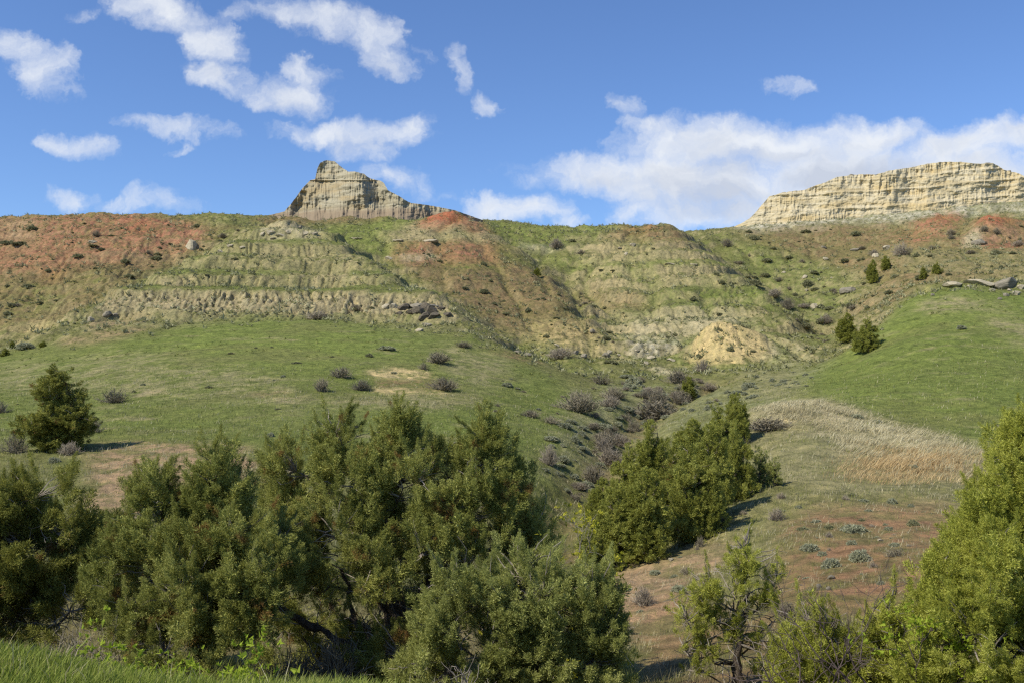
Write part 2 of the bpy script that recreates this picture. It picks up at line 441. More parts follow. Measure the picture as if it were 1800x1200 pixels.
def poly_mask(pts, feather=6, warp=.012, seed=3, freq=60):
    """soft mask over the ground inside the outline given by points sighted on the ground"""
    q = []
    for a, b in zip(pts, pts[1:] + pts[:1]):
        k = max(1, int(math.hypot(a[0] - b[0], a[1] - b[1]) / 22))
        for s in range(k):
            u, v = a[0] + (b[0] - a[0]) * s / k, a[1] + (b[1] - a[1]) * s / k
            j, i = cast(u, v)
            if i is None:      # above the ground there: the skyline of that column
                wv = ZZ[:, j] / YY[:, j]; i = int(np.argmax(wv[: int(np.searchsorted(LY, math.log(260)))]))
                q.append((ray(u, v)[0], LY[i] + .02)); continue
            q.append((ray(u, v)[0], LY[i]))
    q = np.array(q)
    m = np.zeros(W.shape, np.float32)
    pad = .05
    j0, j1 = np.searchsorted(AX, q[:, 0].min() - pad), np.searchsorted(AX, q[:, 0].max() + pad)
    i0, i1 = np.searchsorted(LY, q[:, 1].min() - pad), np.searchsorted(LY, q[:, 1].max() + pad)
    if j1 <= j0 or i1 <= i0: return m
    ax, ly = np.meshgrid(AX[j0:j1], LY[i0:i1])
    wx = ax + warp * fbm(ax * freq, ly * freq, seed, 4, .6)
    wy = ly + warp * 1.2 * fbm(ax * freq + 50, ly * freq, seed + 9, 4, .6)
    ins = np.zeros(ax.shape, bool)
    for (x0, y0), (x1, y1) in zip(q, np.roll(q, -1, 0)):
        if y0 == y1: continue
        ins ^= ((y0 > wy) != (y1 > wy)) & (wx < (x1 - x0) * (wy - y0) / (y1 - y0) + x0)
    s = ins.astype(np.float32)
    for ax_ in (0, 1):
        for _ in range(2):
            k = feather
            c = np.cumsum(np.pad(s, [(k + 1, k) if a == ax_ else (0, 0) for a in (0, 1)], mode='edge'), axis=ax_)
            s = (np.take(c, range(2 * k + 1, c.shape[ax_]), ax_) - np.take(c, range(0, c.shape[ax_] - 2 * k - 1), ax_)) / (2 * k + 1)
    m[i0:i1, j0:j1] = s
    return m


Z0 = ZZ.copy()
far = sstep(95, 125, YY)
# masks used for the shape
m_band = poly_mask([(120, 560), (170, 515), (280, 478), (400, 420), (490, 386), (560, 402), (640, 440), (790, 524), (800, 560), (500, 556)], 10)
m_mid = poly_mask([(1000, 520), (1010, 440), (1090, 400), (1200, 405), (1300, 480), (1400, 545), (1400, 600), (1200, 640), (1090, 630), (1040, 580)], 10, seed=5)
m_cliff = poly_mask([(165, 552), (190, 522), (260, 513), (400, 513), (600, 516), (720, 520), (790, 530), (785, 552), (640, 552), (300, 552)], 2, warp=.005)
m_meadow = np.clip(poly_mask([(1400, 690), (1550, 575), (1590, 520), (1700, 508), (1850, 520), (2600, 500), (2600, 780), (1740, 780), (1500, 720)], 14)
                   + poly_mask([(-900, 640), (0, 625), (150, 606), (300, 574), (450, 558), (600, 563), (790, 590), (980, 660), (1040, 720), (950, 800), (300, 790), (0, 780), (-900, 780)], 14, seed=8)
                   + poly_mask([(1330, 722), (1400, 705), (1720, 792), (1700, 860), (1450, 860)], 10), 0, 1)
m_red0 = poly_mask([(-900, 380), (0, 376), (140, 370), (370, 382), (440, 400), (330, 455), (200, 512), (80, 565), (0, 600), (-900, 620)], 10, seed=2)
# terraces: rock layers lie level, so each hill has the same benches
Pn = 3.3
zz = ZZ + .55 * fbm(XX / 22, YY / 22, 11, 3)
ph = zz / Pn; fr = ph - np.floor(ph)
stair = (np.floor(ph) + np.clip((fr - .5) * 3.0 + .5, 0, 1) * 1.0) * Pn
stair = np.floor(ph) * Pn + Pn * (0.22 * fr + .78 * sstep(.50, .74, fr))
amt = .75 * m_band * (1 - m_cliff) + .62 * m_mid + .26 * far * (1 - m_meadow) * (1 - m_band) * (1 - m_mid)
amt = amt * (.65 + .5 * np.clip(fbm(XX / 14, YY / 14, 31, 2) + .2, -1, 1))
ZZ = ZZ + (stair - zz) * np.clip(amt, 0, 1)
riser = sstep(.44, .52, fr) * (1 - sstep(.72, .80, fr))
# bumps and wash-outs
rough = far * (1 - .9 * m_meadow)
mound = np.zeros(W.shape)
_j, _i = cast(1280, 618)
if _i is not None: mound = np.exp(-(((XX - XX[_i, _j]) / 5.2) ** 2 + ((YY - YY[_i, _j]) / 6.0) ** 2) ** 1.3)
ZZ += 2.4 * mound
ZZ += rough * (1 - .45 * np.clip(m_mid + m_band, 0, 1)) * (1.1 * fbm(XX / 17, YY / 17, 41, 3) + .62 * fbm(XX / 4.5, YY / 4.5, 42, 4, .6))
big = sstep(.80, 1, 1 - np.abs(fbm(XX / 13 + .5 * fbm(YY / 25, XX / 40, 54, 2), YY / 55, 55, 2)))
gul = rough * big * (.25 * m_mid + .6) * (1 - .9 * m_band) * (1 - .65 * m_red0)
ZZ -= gul
ril = 1 - np.abs(fbm(XX / 2.6 + 1.2 * fbm(XX / 9, YY / 9, 44, 2), YY / 11, 43, 3, .6))
ZZ -= rough * (.42 * m_band * riser + .24 * m_mid + .20 * m_red0 + .16) * sstep(.80, 1, ril) * .9
ril2 = 1 - np.abs(fbm(XX / 0.9, YY / 4.0, 45, 3, .6))
ZZ -= m_cliff * sstep(.6, 1, ril2) * .42 * (.5 + sstep(-.3, .3, fbm(XX / 6, YY / 6, 51, 2)))
ZZ += m_cliff * .22 * fbm(XX / .55, YY / .9, 52, 3, .6)
ZZ += (1 - far) * (.35 * fbm(XX / 13, YY / 13, 46, 3) * sstep(10, 30, YY) + .07 * fbm(XX / 1.6, YY / 1.6, 47, 4, .6) * sstep(4, 9, YY) + .17 * fbm(XX / 2.6, YY / 2.6, 56, 4, .6) * sstep(14, 22, YY) * (1 - m_meadow))
ZZ += (1 - m_meadow) * .09 * fbm(XX / .8, YY / .8, 48, 3, .65) * sstep(20, 60, YY)
ZZ += rough * .10 * fbm(XX / 1.3, YY / 1.3, 50, 3, .65)
ZZ += m_meadow * .05 * fbm(XX / 1.1, YY / 1.1, 49, 3, .65)
# the brushy draw that runs down to the juniper clump: a wash cut into the hollow
_dr = []
for u, v in ((1250, 660), (1200, 682), (1150, 702), (1105, 735), (1075, 775), (1045, 820), (1005, 880), (965, 950)):
    j, i = cast(u, v)
    if i is not None: _dr.append((XX[i, j], YY[i, j]))
dmin = np.full(W.shape, 1e9)
wxx, wyy = XX + 1.6 * fbm(XX / 7, YY / 7, 81, 3), YY + 1.6 * fbm(XX / 7 + 9, YY / 7, 82, 3)
for (x0, y0), (x1, y1) in zip(_dr[:-1], _dr[1:]):
    tt = np.clip(((wxx - x0) * (x1 - x0) + (wyy - y0) * (y1 - y0)) / ((x1 - x0) ** 2 + (y1 - y0) ** 2), 0, 1)
    dmin = np.minimum(dmin, np.hypot(wxx - x0 - tt * (x1 - x0), wyy - y0 - tt * (y1 - y0)))
draw_m = np.exp(-(dmin / 2.1) ** 2)
ZZ -= 1.35 * draw_m + .45 * np.exp(-(dmin / 6) ** 2)
WW = ZZ / YY


def at(u, v):
    """photo pixel -> world point on the ground"""
    a, w = ray(u, v)
    j, i = cast(u, v, WW)
    if i is None: return None
    if i == 0: return Vector((a * YY[0, j], YY[0, j], ZZ[0, j]))
    w0, w1 = WW[i - 1, j], WW[i, j]
    s = (w - w0) / (w1 - w0) if w1 != w0 else 0
    Y = math.exp(LY[i - 1] * (1 - s) + LY[i] * s)
    return Vector((a * Y, Y, w * Y))


def ground(x, y):
    """height of the ground, arrays or numbers"""
    x = np.asarray(x, float); y = np.maximum(np.asarray(y, float), 1.7)
    a = x / y; l = np.log(y)
    j = np.clip(np.searchsorted(AX, a, side='right') - 1, 0, len(AX) - 2); i = np.clip(np.searchsorted(LY, l, side='right') - 1, 0, len(LY) - 2)
    fa = np.clip((a - AX[j]) / (AX[j + 1] - AX[j]), 0, 1); fl = np.clip((l - LY[i]) / (LY[i + 1] - LY[i]), 0, 1)
    w = (WW[i, j] * (1 - fa) + WW[i, j + 1] * fa) * (1 - fl) + (WW[i + 1, j] * (1 - fa) + WW[i + 1, j + 1] * fa) * fl
    return w * y


# ---- colours of soils and plants that cover the ground
gz_y = np.gradient(ZZ, axis=0) / np.gradient(YY, axis=0)
gz_x = np.gradient(ZZ, axis=1) / np.maximum(np.gradient(XX, axis=1), 1e-6)
slope = np.hypot(gz_x, gz_y)
C = {'olive': (.170, .168, .066), 'green': (.150, .185, .048), 'bright': (.185, .225, .058), 'tan': (.35, .29, .165), 'red': (.345, .165, .105), 'hotred': (.37, .125, .072),
     'brown': (.225, .155, .085), 'yellow': (.55, .425, .215), 'sand': (.46, .40, .26), 'pale': (.54, .50, .40), 'straw': (.42, .355, .21), 'rust': (.31, .185, .075),
     'redearth': (.30, .175, .10), 'pink': (.36, .25, .15), 'sage': (.215, .22, .11), 'dry': (.27, .245, .125), 'dark': (.07, .08, .035)}
C = {k: np.array(v) for k, v in C.items()}
col_ = np.zeros(W.shape + (3,), np.float32)


def lay(m, c):
    global col_
    m = np.clip(m, 0, 1)[..., None].astype(np.float32)
    col_ = col_ * (1 - m) + C[c].astype(np.float32) * m


n_a = fbm(XX / 9, YY / 9, 61, 4, .6); n_b = fbm(XX / 2.2, YY / 2.2, 62, 4, .65); n_c = fbm(XX / .7, YY / .7, 63, 3, .7); n_d = fbm(XX / 28, YY / 28, 64, 3)
n_s = fbm(XX / 1.2, YY / 5.0, 65, 3, .6)
col_[:] = C['olive']
lay(sstep(0, .5, n_a + .3 * n_b) * (.7 - .35 * far), 'green')
lay(sstep(.05, .5, n_b + .3 * n_d) * .6, 'dry')
lay(far * sstep(.02, .5, n_s * .6 + n_b * .5 + .25 * n_d + (slope - .45) * .9) * .75, 'tan')
lay(far * sstep(.1, .45, -n_a + .4 * n_c) * .35, 'dark')


gulc = np.clip(gul / 1.2, 0, 1) * sstep(-.3, .3, n_b)


def zone(c, k, pts, feather=7, warp=.014, brk=.5, sc=None, seed=3):
    """a patch of one soil, its cover broken by noise"""
    m = poly_mask(pts, feather, warp, seed)
    nn = (n_b + .6 * n_c) if sc is None else sc
    lay(m * k * (1 - brk + brk * 2 * sstep(-.35, .45, nn)), c)
    return m


# red clinker slopes on the far side of the gully
zone('brown', .8, [(-900, 430), (0, 440), (200, 440), (340, 448), (230, 500), (150, 540), (60, 570), (0, 575), (-900, 580)])
zone('red', .85, [(-900, 385), (0, 383), (90, 380), (140, 378), (240, 378), (300, 384), (350, 392), (372, 410), (362, 432), (320, 446), (250, 452), (180, 470), (100, 470), (0, 476), (-900, 480)], brk=.6)
zone('pink', .7, [(0, 385), (60, 384), (60, 430), (0, 440)], brk=.6)
zone('hotred', .35, [(200, 382), (270, 384), (290, 405), (220, 420)], brk=.7)
zone('red', .8, [(80, 470), (118, 468), (110, 500), (75, 502)])
zone('tan', .7, [(75, 525), (115, 515), (118, 545), (80, 548)], brk=.4)
zone('green', 0.32, [(300, 372), (460, 384), (460, 398), (390, 420), (370, 400), (300, 382)])
zone('green', 0.36, [(0, 500), (230, 470), (200, 500), (60, 560), (0, 590)], brk=.9)
# banded hill
zone('green', 0.47, [(170, 515), (300, 470), (400, 425), (470, 400), (570, 405), (790, 525), (640, 520), (200, 518)], brk=.6)
zone('tan', .85, [(278, 500), (330, 487), (450, 485), (600, 481), (668, 490), (668, 499), (560, 498), (450, 493), (300, 505)], 3, .006, .45, n_s)
zone('tan', .6, [(330, 474), (390, 448), (620, 446), (650, 468), (560, 474), (400, 472)], 5, .01, .8)
zone('tan', .7, [(420, 437), (450, 427), (570, 430), (600, 441), (430, 442)], 3, .008, .6)
zone('sand', .85, [(452, 414), (470, 398), (490, 389), (520, 396), (562, 410), (560, 418), (470, 420)], 3, .008, .6)
zone('tan', .95, [(165, 549), (190, 522), (260, 514), (400, 515), (600, 518), (740, 524), (790, 535), (785, 552), (640, 552), (500, 548), (300, 549)], 3, .005, .35, n_s)
lay(m_cliff * (.45 + .4 * n_c), 'sand')
lay(m_cliff * sstep(.6, 1, ril2) * .35, 'brown')
lay(m_cliff * sstep(.2, .5, fbm(XX / .8, YY / 1.2, 53, 3)) * .45, 'dark')
lay(m_band * riser * sstep(-.2, .4, n_b) * .7, 'tan')
lay(m_mid * riser * sstep(-.45, .15, n_b) * .8, 'tan')
lay(m_mid * (1 - riser) * sstep(-.2, .4, n_a + .3 * n_c) * .45, 'green')
lay(far * (1 - m_meadow) * (1 - m_band) * (1 - m_mid) * (1 - m_red0) * riser * sstep(-.1, .4, n_b) * .45, 'tan')
bedn = fbm(XX / 40, zz / .9, 66, 3, .6)
lay(m_red0 * sstep(.0, .35, bedn) * .5, 'brown')
lay(m_red0 * sstep(.1, .4, -bedn) * .35, 'pink')
zone('dry', .8, [(110, 580), (180, 552), (400, 552), (700, 560), (820, 580), (700, 590), (560, 568), (300, 575)], brk=.6)
zone('yellow', .6, [(30, 598), (80, 562), (100, 555), (95, 575), (60, 595)])
zone('pink', .8, [(90, 603), (200, 580), (285, 572), (200, 598), (120, 610)], 5)
zone('pink', .5, [(150, 568), (260, 556), (250, 566), (160, 580)], 4)
zone('brown', .8, [(440, 386), (560, 378), (700, 374), (740, 378), (640, 392), (560, 394), (470, 392)], 4, .008, .4)
# saddle behind it and the red knob
zone('bright', 0.64, [(560, 400), (640, 390), (720, 378), (760, 378), (700, 408), (690, 425), (790, 432), (740, 455), (640, 443)], brk=.35)
zone('tan', .8, [(660, 420), (710, 395), (760, 400), (760, 422), (700, 424)])
zone('brown', .85, [(690, 455), (870, 455), (900, 440), (960, 480), (1010, 540), (1050, 600), (900, 590), (850, 560), (790, 520)], brk=.35)
zone('red', .85, [(700, 425), (870, 425), (892, 450), (870, 466), (700, 460)], brk=.45)
zone('tan', .8, [(706, 424), (722, 400), (745, 388), (840, 388), (872, 418), (850, 424)], 4, .008, .35)
zone('red', .5, [(745, 392), (790, 385), (800, 400), (755, 412)], 4)
zone('red', .85, [(725, 402), (742, 388), (765, 372), (790, 362), (818, 372), (842, 386), (868, 412), (840, 415), (815, 400), (760, 398)], 4, .01, .3)
zone('hotred', .98, [(738, 391), (765, 372), (790, 362), (815, 371), (836, 385), (810, 393), (785, 390), (760, 388)], 3, .01, .5)
zone('sand', .7, [(705, 450), (760, 446), (770, 456), (710, 460)], 3)
zone('green', 0.54, [(862, 425), (900, 440), (960, 475), (900, 468), (870, 455)], 5)
zone('green', 0.50, [(780, 463), (880, 462), (880, 475), (790, 475)], 4, brk=.8)
zone('yellow', .5, [(900, 585), (940, 565), (1020, 562), (1060, 590), (1050, 618), (1000, 620), (930, 600)], brk=.7)
zone('green', 0.29, [(1000, 620), (930, 600), (880, 592), (960, 640), (1060, 655)], brk=.8)
# middle hill
zone('green', 0.61, [(835, 384), (960, 396), (1100, 390), (1190, 395), (1250, 410), (1090, 402), (1050, 420), (1000, 425), (960, 440), (880, 420)], brk=.5)
zone('sand', .6, [(985, 432), (1030, 436), (1030, 442), (985, 440)], 3, brk=.3)
zone('pale', .5, [(915, 431), (965, 435), (1000, 438), (965, 445), (918, 438)], 3, brk=.3)
zone('bright', 0.51, [(945, 448), (1080, 462), (1200, 455), (1250, 470), (1100, 474), (990, 480)], 4, brk=.5)
zone('brown', .75, [(1050, 425), (1090, 403), (1130, 396), (1190, 400), (1215, 425), (1200, 435), (1100, 430)])
zone('tan', .75, [(1025, 455), (1050, 425), (1110, 420), (1150, 430), (1200, 430), (1150, 450), (1080, 460)])
zone('hotred', .25, [(1090, 403), (1130, 396), (1165, 398), (1150, 412), (1100, 414)], 4)
zone('tan', .6, [(1000, 490), (1100, 472), (1250, 474), (1290, 490), (1200, 505), (1010, 510)], brk=.6, sc=n_s)
zone('brown', .55, [(1000, 515), (1150, 515), (1140, 545), (1030, 540)], brk=.6)
zone('green', 0.47, [(1130, 508), (1300, 490), (1400, 545), (1300, 545), (1150, 545)], brk=.5)
zone('sand', .5, [(1085, 585), (1120, 552), (1220, 548), (1275, 548), (1320, 565), (1290, 575), (1240, 575), (1180, 605), (1100, 600)], brk=.4, sc=n_s)
zone('pale', .5, [(1110, 600), (1200, 600), (1190, 615), (1110, 630)], brk=.8)
zone('yellow', .95, [(1215, 630), (1228, 600), (1252, 578), (1280, 572), (1306, 578), (1328, 602), (1335, 625), (1280, 632)], 3, .01, .35)
zone('yellow', .6, [(1190, 645), (1215, 610), (1340, 605), (1390, 628), (1350, 642), (1240, 646)], 4, .016, .95)
zone('sand', .5, [(1330, 600), (1400, 600), (1450, 630), (1350, 645)], brk=.8)
zone('sand', .85, [(1142, 652), (1160, 642), (1192, 655), (1170, 658)], 3, .004, .2)
# long slope under the pale cliff
zone('brown', .75, [(1280, 402), (1400, 392), (1900, 385), (2600, 385), (2600, 500), (1700, 490), (1560, 500), (1480, 470), (1330, 430)], brk=.6)
zone('green', 0.40, [(1250, 415), (1330, 430), (1480, 470), (1500, 500), (1440, 580), (1350, 510), (1270, 450)], brk=.8)
zone('pale', .8, [(1275, 402), (1325, 383), (1400, 380), (1560, 378), (1700, 364), (1850, 358), (1850, 368), (1700, 378), (1560, 388), (1400, 396), (1330, 405)], 4, brk=.6)
zone('red', .75, [(1575, 425), (1610, 395), (1650, 380), (1700, 378), (1690, 395), (1640, 420), (1600, 440)], 5, .02, .85)
zone('hotred', .7, [(1630, 385), (1655, 377), (1690, 380), (1680, 387), (1640, 391)], 3)
zone('red', .85, [(1690, 432), (1715, 398), (1745, 377), (1790, 388), (1900, 395), (1900, 430), (1750, 438)], 5, .02, .7)
zone('pink', .6, [(1720, 400), (1800, 402), (1850, 420), (1740, 425)], 5, .02, .9)
zone('hotred', .85, [(1722, 392), (1745, 377), (1775, 386), (1765, 394)], 3)
zone('sand', .9, [(1694, 432), (1700, 412), (1722, 402), (1728, 420), (1712, 436)], 3, .005, .1)
zone('dry', .5, [(1560, 440), (1900, 440), (1900, 500), (1620, 500)], brk=.6)
zone('brown', .5, [(1500, 520), (1620, 478), (1800, 480), (1620, 505), (1560, 540), (1480, 560)], brk=.5)
lay(sstep(.35, .6, mound + .12 * n_c) * .85, 'yellow'); lay(np.exp(-((mound - .16) / .10) ** 2) * .6, 'green')
lay(gulc * .65, 'green'); lay(gulc * sstep(0, .4, n_c) * .4, 'dark')
# meadows
g1 = poly_mask([(-900, 640), (0, 622), (150, 606), (300, 574), (450, 558), (600, 563), (790, 590), (980, 660), (1040, 720), (1000, 820), (940, 860), (300, 790), (0, 780), (-900, 780)], 12, seed=8)
lay(g1 * (.75 + .3 * n_a), 'green')
zone('bright', .65, [(300, 590), (450, 566), (600, 575), (760, 610), (640, 640), (400, 650), (250, 630)], 16, .03, .5)
zone('dry', .7, [(780, 600), (900, 640), (860, 690), (820, 670), (760, 640)], 10, .03, .7)
zone('dry', .5, [(0, 640), (250, 620), (500, 660), (540, 720), (300, 700), (0, 690)], 10, .03, .9)
zone('yellow', .75, [(640, 652), (690, 644), (745, 650), (770, 664), (700, 668), (650, 662)], 3, .016, .85)
zone('yellow', .8, [(650, 682), (720, 680), (790, 688), (780, 697), (700, 694), (655, 690)], 3, .012, .85)
zone('brown', .6, [(660, 668), (760, 666), (780, 682), (660, 680)], 3, .014, .8)
zone('dry', .9, [(560, 700), (840, 690), (840, 712), (560, 716)], 6, brk=.8)
g2 = poly_mask([(1390, 665), (1470, 628), (1550, 575), (1590, 524), (1650, 505), (1850, 516), (2600, 500), (2600, 790), (1740, 785), (1600, 745), (1460, 705)], 10, seed=4)
lay(g2 * (.92 + .2 * n_a), 'green')
lay(g2 * sstep(-.4, .4, n_d) * .5, 'bright')
zone('dry', .8, [(1600, 540), (1660, 520), (1760, 535), (1780, 548), (1700, 545), (1620, 552)], 6, .02, .8)
zone('dry', .8, [(1720, 560), (1800, 560), (1850, 610), (1780, 600)], 6, .02, .8)
zone('sage', .7, [(1000, 700), (1090, 670), (1230, 685), (1300, 690), (1330, 640), (1450, 640), (1400, 690), (1300, 740), (1150, 770), (1030, 850), (950, 850)], 10, .03, .7)
zone('dry', .5, [(1280, 650), (1400, 650), (1400, 700), (1310, 705)], 8, brk=.6)
lay(draw_m * sstep(-.3, .3, n_b) * .6, 'brown')
# straw knoll
zone('dry', .95, [(1310, 722), (1400, 705), (1480, 715), (1740, 790), (1740, 860), (1450, 870), (1330, 840), (1290, 770)], 8, .02, .3)
zone('straw', .95, [(1310, 728), (1370, 704), (1460, 706), (1540, 742), (1660, 772), (1740, 798), (1720, 828), (1600, 830), (1500, 800), (1420, 745), (1340, 742)], 12, .03, .6)
zone('rust', .75, [(1490, 822), (1560, 796), (1690, 802), (1720, 822), (1640, 838), (1520, 838)], 14, .03, .5)
# near slope of red earth
zone('tan', .6, [(480, 700), (540, 694), (560, 702), (500, 710)], 3, .014, .8)
zone('pink', .6, [(440, 690), (480, 686), (520, 692), (460, 698)], 3, .014, .8)
zone('tan', .5, [(215, 690), (280, 684), (300, 690), (240, 697)], 3, .014, .9)
zone('dry', .8, [(640, 705), (760, 700), (860, 712), (740, 722)], 4, .016, .8)
zone('brown', .5, [(840, 610), (900, 618), (960, 640), (900, 632)], 3, .012, .8)
zone('dry', .45, [(1150, 940), (1330, 850), (1740, 850), (1740, 960), (1400, 960), (1200, 1020)], 12, .03, .6)
zone('redearth', .62, [(1370, 930), (1450, 890), (1560, 885), (1700, 900), (1700, 1040), (1500, 1090), (1330, 1080), (1380, 990)], 12, .03, .6)
zone('pink', .85, [(1010, 1060), (1080, 1010), (1170, 962), (1290, 955), (1270, 1000), (1200, 1080), (1130, 1130), (1060, 1100)], 10, .025, .6)
zone('redearth', .45, [(1100, 1080), (1200, 1040), (1330, 1080), (1500, 1100), (1700, 1100), (1700, 1230), (1150, 1230)], 12, .03, .6)
# bank under the junipers
zone('pink', .8, [(160, 790), (200, 775), (440, 785), (460, 830), (330, 860), (200, 940), (120, 940), (170, 850)], 8, .03, .75)
lay((1 - sstep(7, 10, YY)) * .8, 'green')
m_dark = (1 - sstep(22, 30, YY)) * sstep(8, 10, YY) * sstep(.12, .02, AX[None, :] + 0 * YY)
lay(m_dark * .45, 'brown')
n_e = fbm(XX / .38, YY / .9, 67, 3, .7)
col_ *= (1 + .20 * n_c + .10 * n_b + far * (.30 * n_e - .38 * sstep(.25, .5, n_c + .5 * n_e) * (1 - .7 * m_meadow)))[..., None]
lay(m_meadow * sstep(.12, .5, fbm(XX / 5, YY / 3, 68, 5, .62)) * .5, 'dry')
lay(m_meadow * sstep(.05, .4, fbm(XX / 16, YY / 11, 78, 5, .6)) * .55, 'olive')
lay(m_meadow * sstep(.22, .5, fbm(XX / 7, YY / 4, 79, 5, .65)) * .5, 'tan')
lay(m_meadow * sstep(.15, .5, fbm(XX / 3.1, YY / 2.2, 69, 4, .65)) * .30, 'dark')
col_ = np.clip(col_, .015, .8)


def terrain_mat():
    m, nt, b = new_mat('ground_soil_and_grass')
    at_ = nt.nodes.new('ShaderNodeAttribute'); at_.attribute_name = 'soil'
    tc = nt.nodes.new('ShaderNodeTexCoord')
    n1 = noise_node(nt, 2.2, 8, .72, tc.outputs['Object'])
    n2 = noise_node(nt, 14, 5, .7, tc.outputs['Object'])
    c1 = ramp(nt, n1.outputs['Fac'], [(.25, (.55, .56, .52)), (.5, (1, 1, 1)), (.75, (1.42, 1.36, 1.25))])
    c2 = ramp(nt, n2.outputs['Fac'], [(.25, (.7, .72, .68)), (.5, (1, 1, 1)), (.75, (1.25, 1.22, 1.15))])
    n3 = noise_node(nt, .8, 9, .82, tc.outputs['Object'])
    c3 = ramp(nt, n3.outputs['Fac'], [(.33, (.42, .44, .40)), (.45, (.90, .91, .88)), (.56, (1.10, 1.08, 1.02)), (.68, (1.60, 1.50, 1.35))])
    c = mixc(nt, 1.0, at_.outputs['Color'], c1, 'MULTIPLY'); c = mixc(nt, 1.0, c, c3, 'MULTIPLY'); c = mixc(nt, 1.0, c, c2, 'MULTIPLY')
    nt.links.new(c, b.inputs['Base Color'])
    bp = nt.nodes.new('ShaderNodeBump'); bp.inputs['Strength'].default_value = .75; bp.inputs['Distance'].default_value = .35
    nt.links.new(n1.outputs['Fac'], bp.inputs['Height'])
    bp2 = nt.nodes.new('ShaderNodeBump'); bp2.inputs['Strength'].default_value = .5; bp2.inputs['Distance'].default_value = .05
    nt.links.new(n2.outputs['Fac'], bp2.inputs['Height']); nt.links.new(bp.outputs[0], bp2.inputs['Normal'])
    nt.links.new(bp2.outputs[0], b.inputs['Normal'])
    b.inputs['Roughness'].default_value = .95
    b.inputs['Specular IOR Level'].default_value = .05
    return m


gm = mesh_np('ground', np.stack([XX, YY, ZZ], -1).reshape(-1, 3), grid_faces(*W.shape), terrain_mat())
ca = gm.color_attributes.new('soil', 'FLOAT_COLOR', 'POINT')
ca.data.foreach_set('color', np.concatenate([col_, np.ones(W.shape + (1,), np.float32)], -1).reshape(-1).astype(np.float32))
tag(link('ground', gm), kind='structure')
# the land behind the viewer and out to the horizon
bv = []; bf = []
ring = [6, 40, 200, 900, 5000]
for r in ring:
    for k in range(49):
        a = 2 * math.pi * k / 48
        bv.append((r * math.sin(a), r * math.cos(a) - 2, -7.5 - .0 * r))
tag(link('plain', mesh_np('plain', np.array(bv), grid_faces(5, 49), plain_mat('plain_grass', (.10, .13, .04), (.16, .16, .07), .05, 0))), kind='structure')

# ---------------------------------------------------------------- pale clay buttes on the skyline
def cliff_mat(name, a, b_, c_, ochre, talus=None):
    m, nt, b = new_mat(name)
    tc = nt.nodes.new('ShaderNodeTexCoord')

    def mp(s):
        q = nt.nodes.new('ShaderNodeMapping'); q.inputs['Scale'].default_value = s; nt.links.new(tc.outputs['Object'], q.inputs['Vector']); return q.outputs[0]
    v1 = noise_node(nt, 1, 6, .65, mp((1.1, 1.1, .13)), dist=.6)          # streaks of wash running down
    s1 = noise_node(nt, 1, 5, .6, mp((.06, .06, 1.1)), dist=.8)  # level beds
    s2 = noise_node(nt, 1, 4, .6, mp((.09, .09, .35)))
    f = noise_node(nt, 3.0, 8, .7, tc.outputs['Object'])
    c = ramp(nt, s1.outputs['Fac'], [(.36, b_), (.48, a), (.56, c_), (.66, a)])
    c = mixc(nt, ramp(nt, s2.outputs['Fac'], [(.50, (0, 0, 0)), (.64, (.75, .75, .75))]), c, ochre)
    c = mixc(nt, 1.0, c, ramp(nt, v1.outputs['Fac'], [(.28, (.72, .69, .64)), (.38, (.95, .95, .94)), (.72, (1.08, 1.08, 1.07))]), 'MULTIPLY')
    c = mixc(nt, 1.0, c, ramp(nt, f.outputs['Fac'], [(.3, (.8, .79, .77)), (.7, (1.12, 1.12, 1.1))]), 'MULTIPLY')
    if talus:
        sp = nt.nodes.new('ShaderNodeSeparateXYZ'); nt.links.new(tc.outputs['Object'], sp.inputs[0])
        zn = nt.nodes.new('ShaderNodeMath'); zn.operation = 'MULTIPLY_ADD'; nt.links.new(s2.outputs['Fac'], zn.inputs[0]); zn.inputs[1].default_value = 5; nt.links.new(sp.outputs[2], zn.inputs[2])
        mr = nt.nodes.new('ShaderNodeMapRange'); nt.links.new(zn.outputs[0], mr.inputs['Value'])
        mr.inputs['From Min'].default_value = talus[0] + 3.2; mr.inputs['From Max'].default_value = talus[0] + 1.6
        c = mixc(nt, mr.outputs[0], c, talus[1])
    nt.links.new(c, b.inputs['Base Color'])
    bp = nt.nodes.new('ShaderNodeBump'); bp.inputs['Strength'].default_value = .4; bp.inputs['Distance'].default_value = .25
    nt.links.new(v1.outputs['Fac'], bp.inputs['Height'])
    bp2 = nt.nodes.new('ShaderNodeBump'); bp2.inputs['Strength'].default_value = .5; bp2.inputs['Distance'].default_value = .12
    nt.links.new(f.outputs['Fac'], bp2.inputs['Height']); nt.links.new(bp.outputs[0], bp2.inputs['Normal'])
    nt.links.new(bp2.outputs[0], b.inputs['Normal'])
    return m


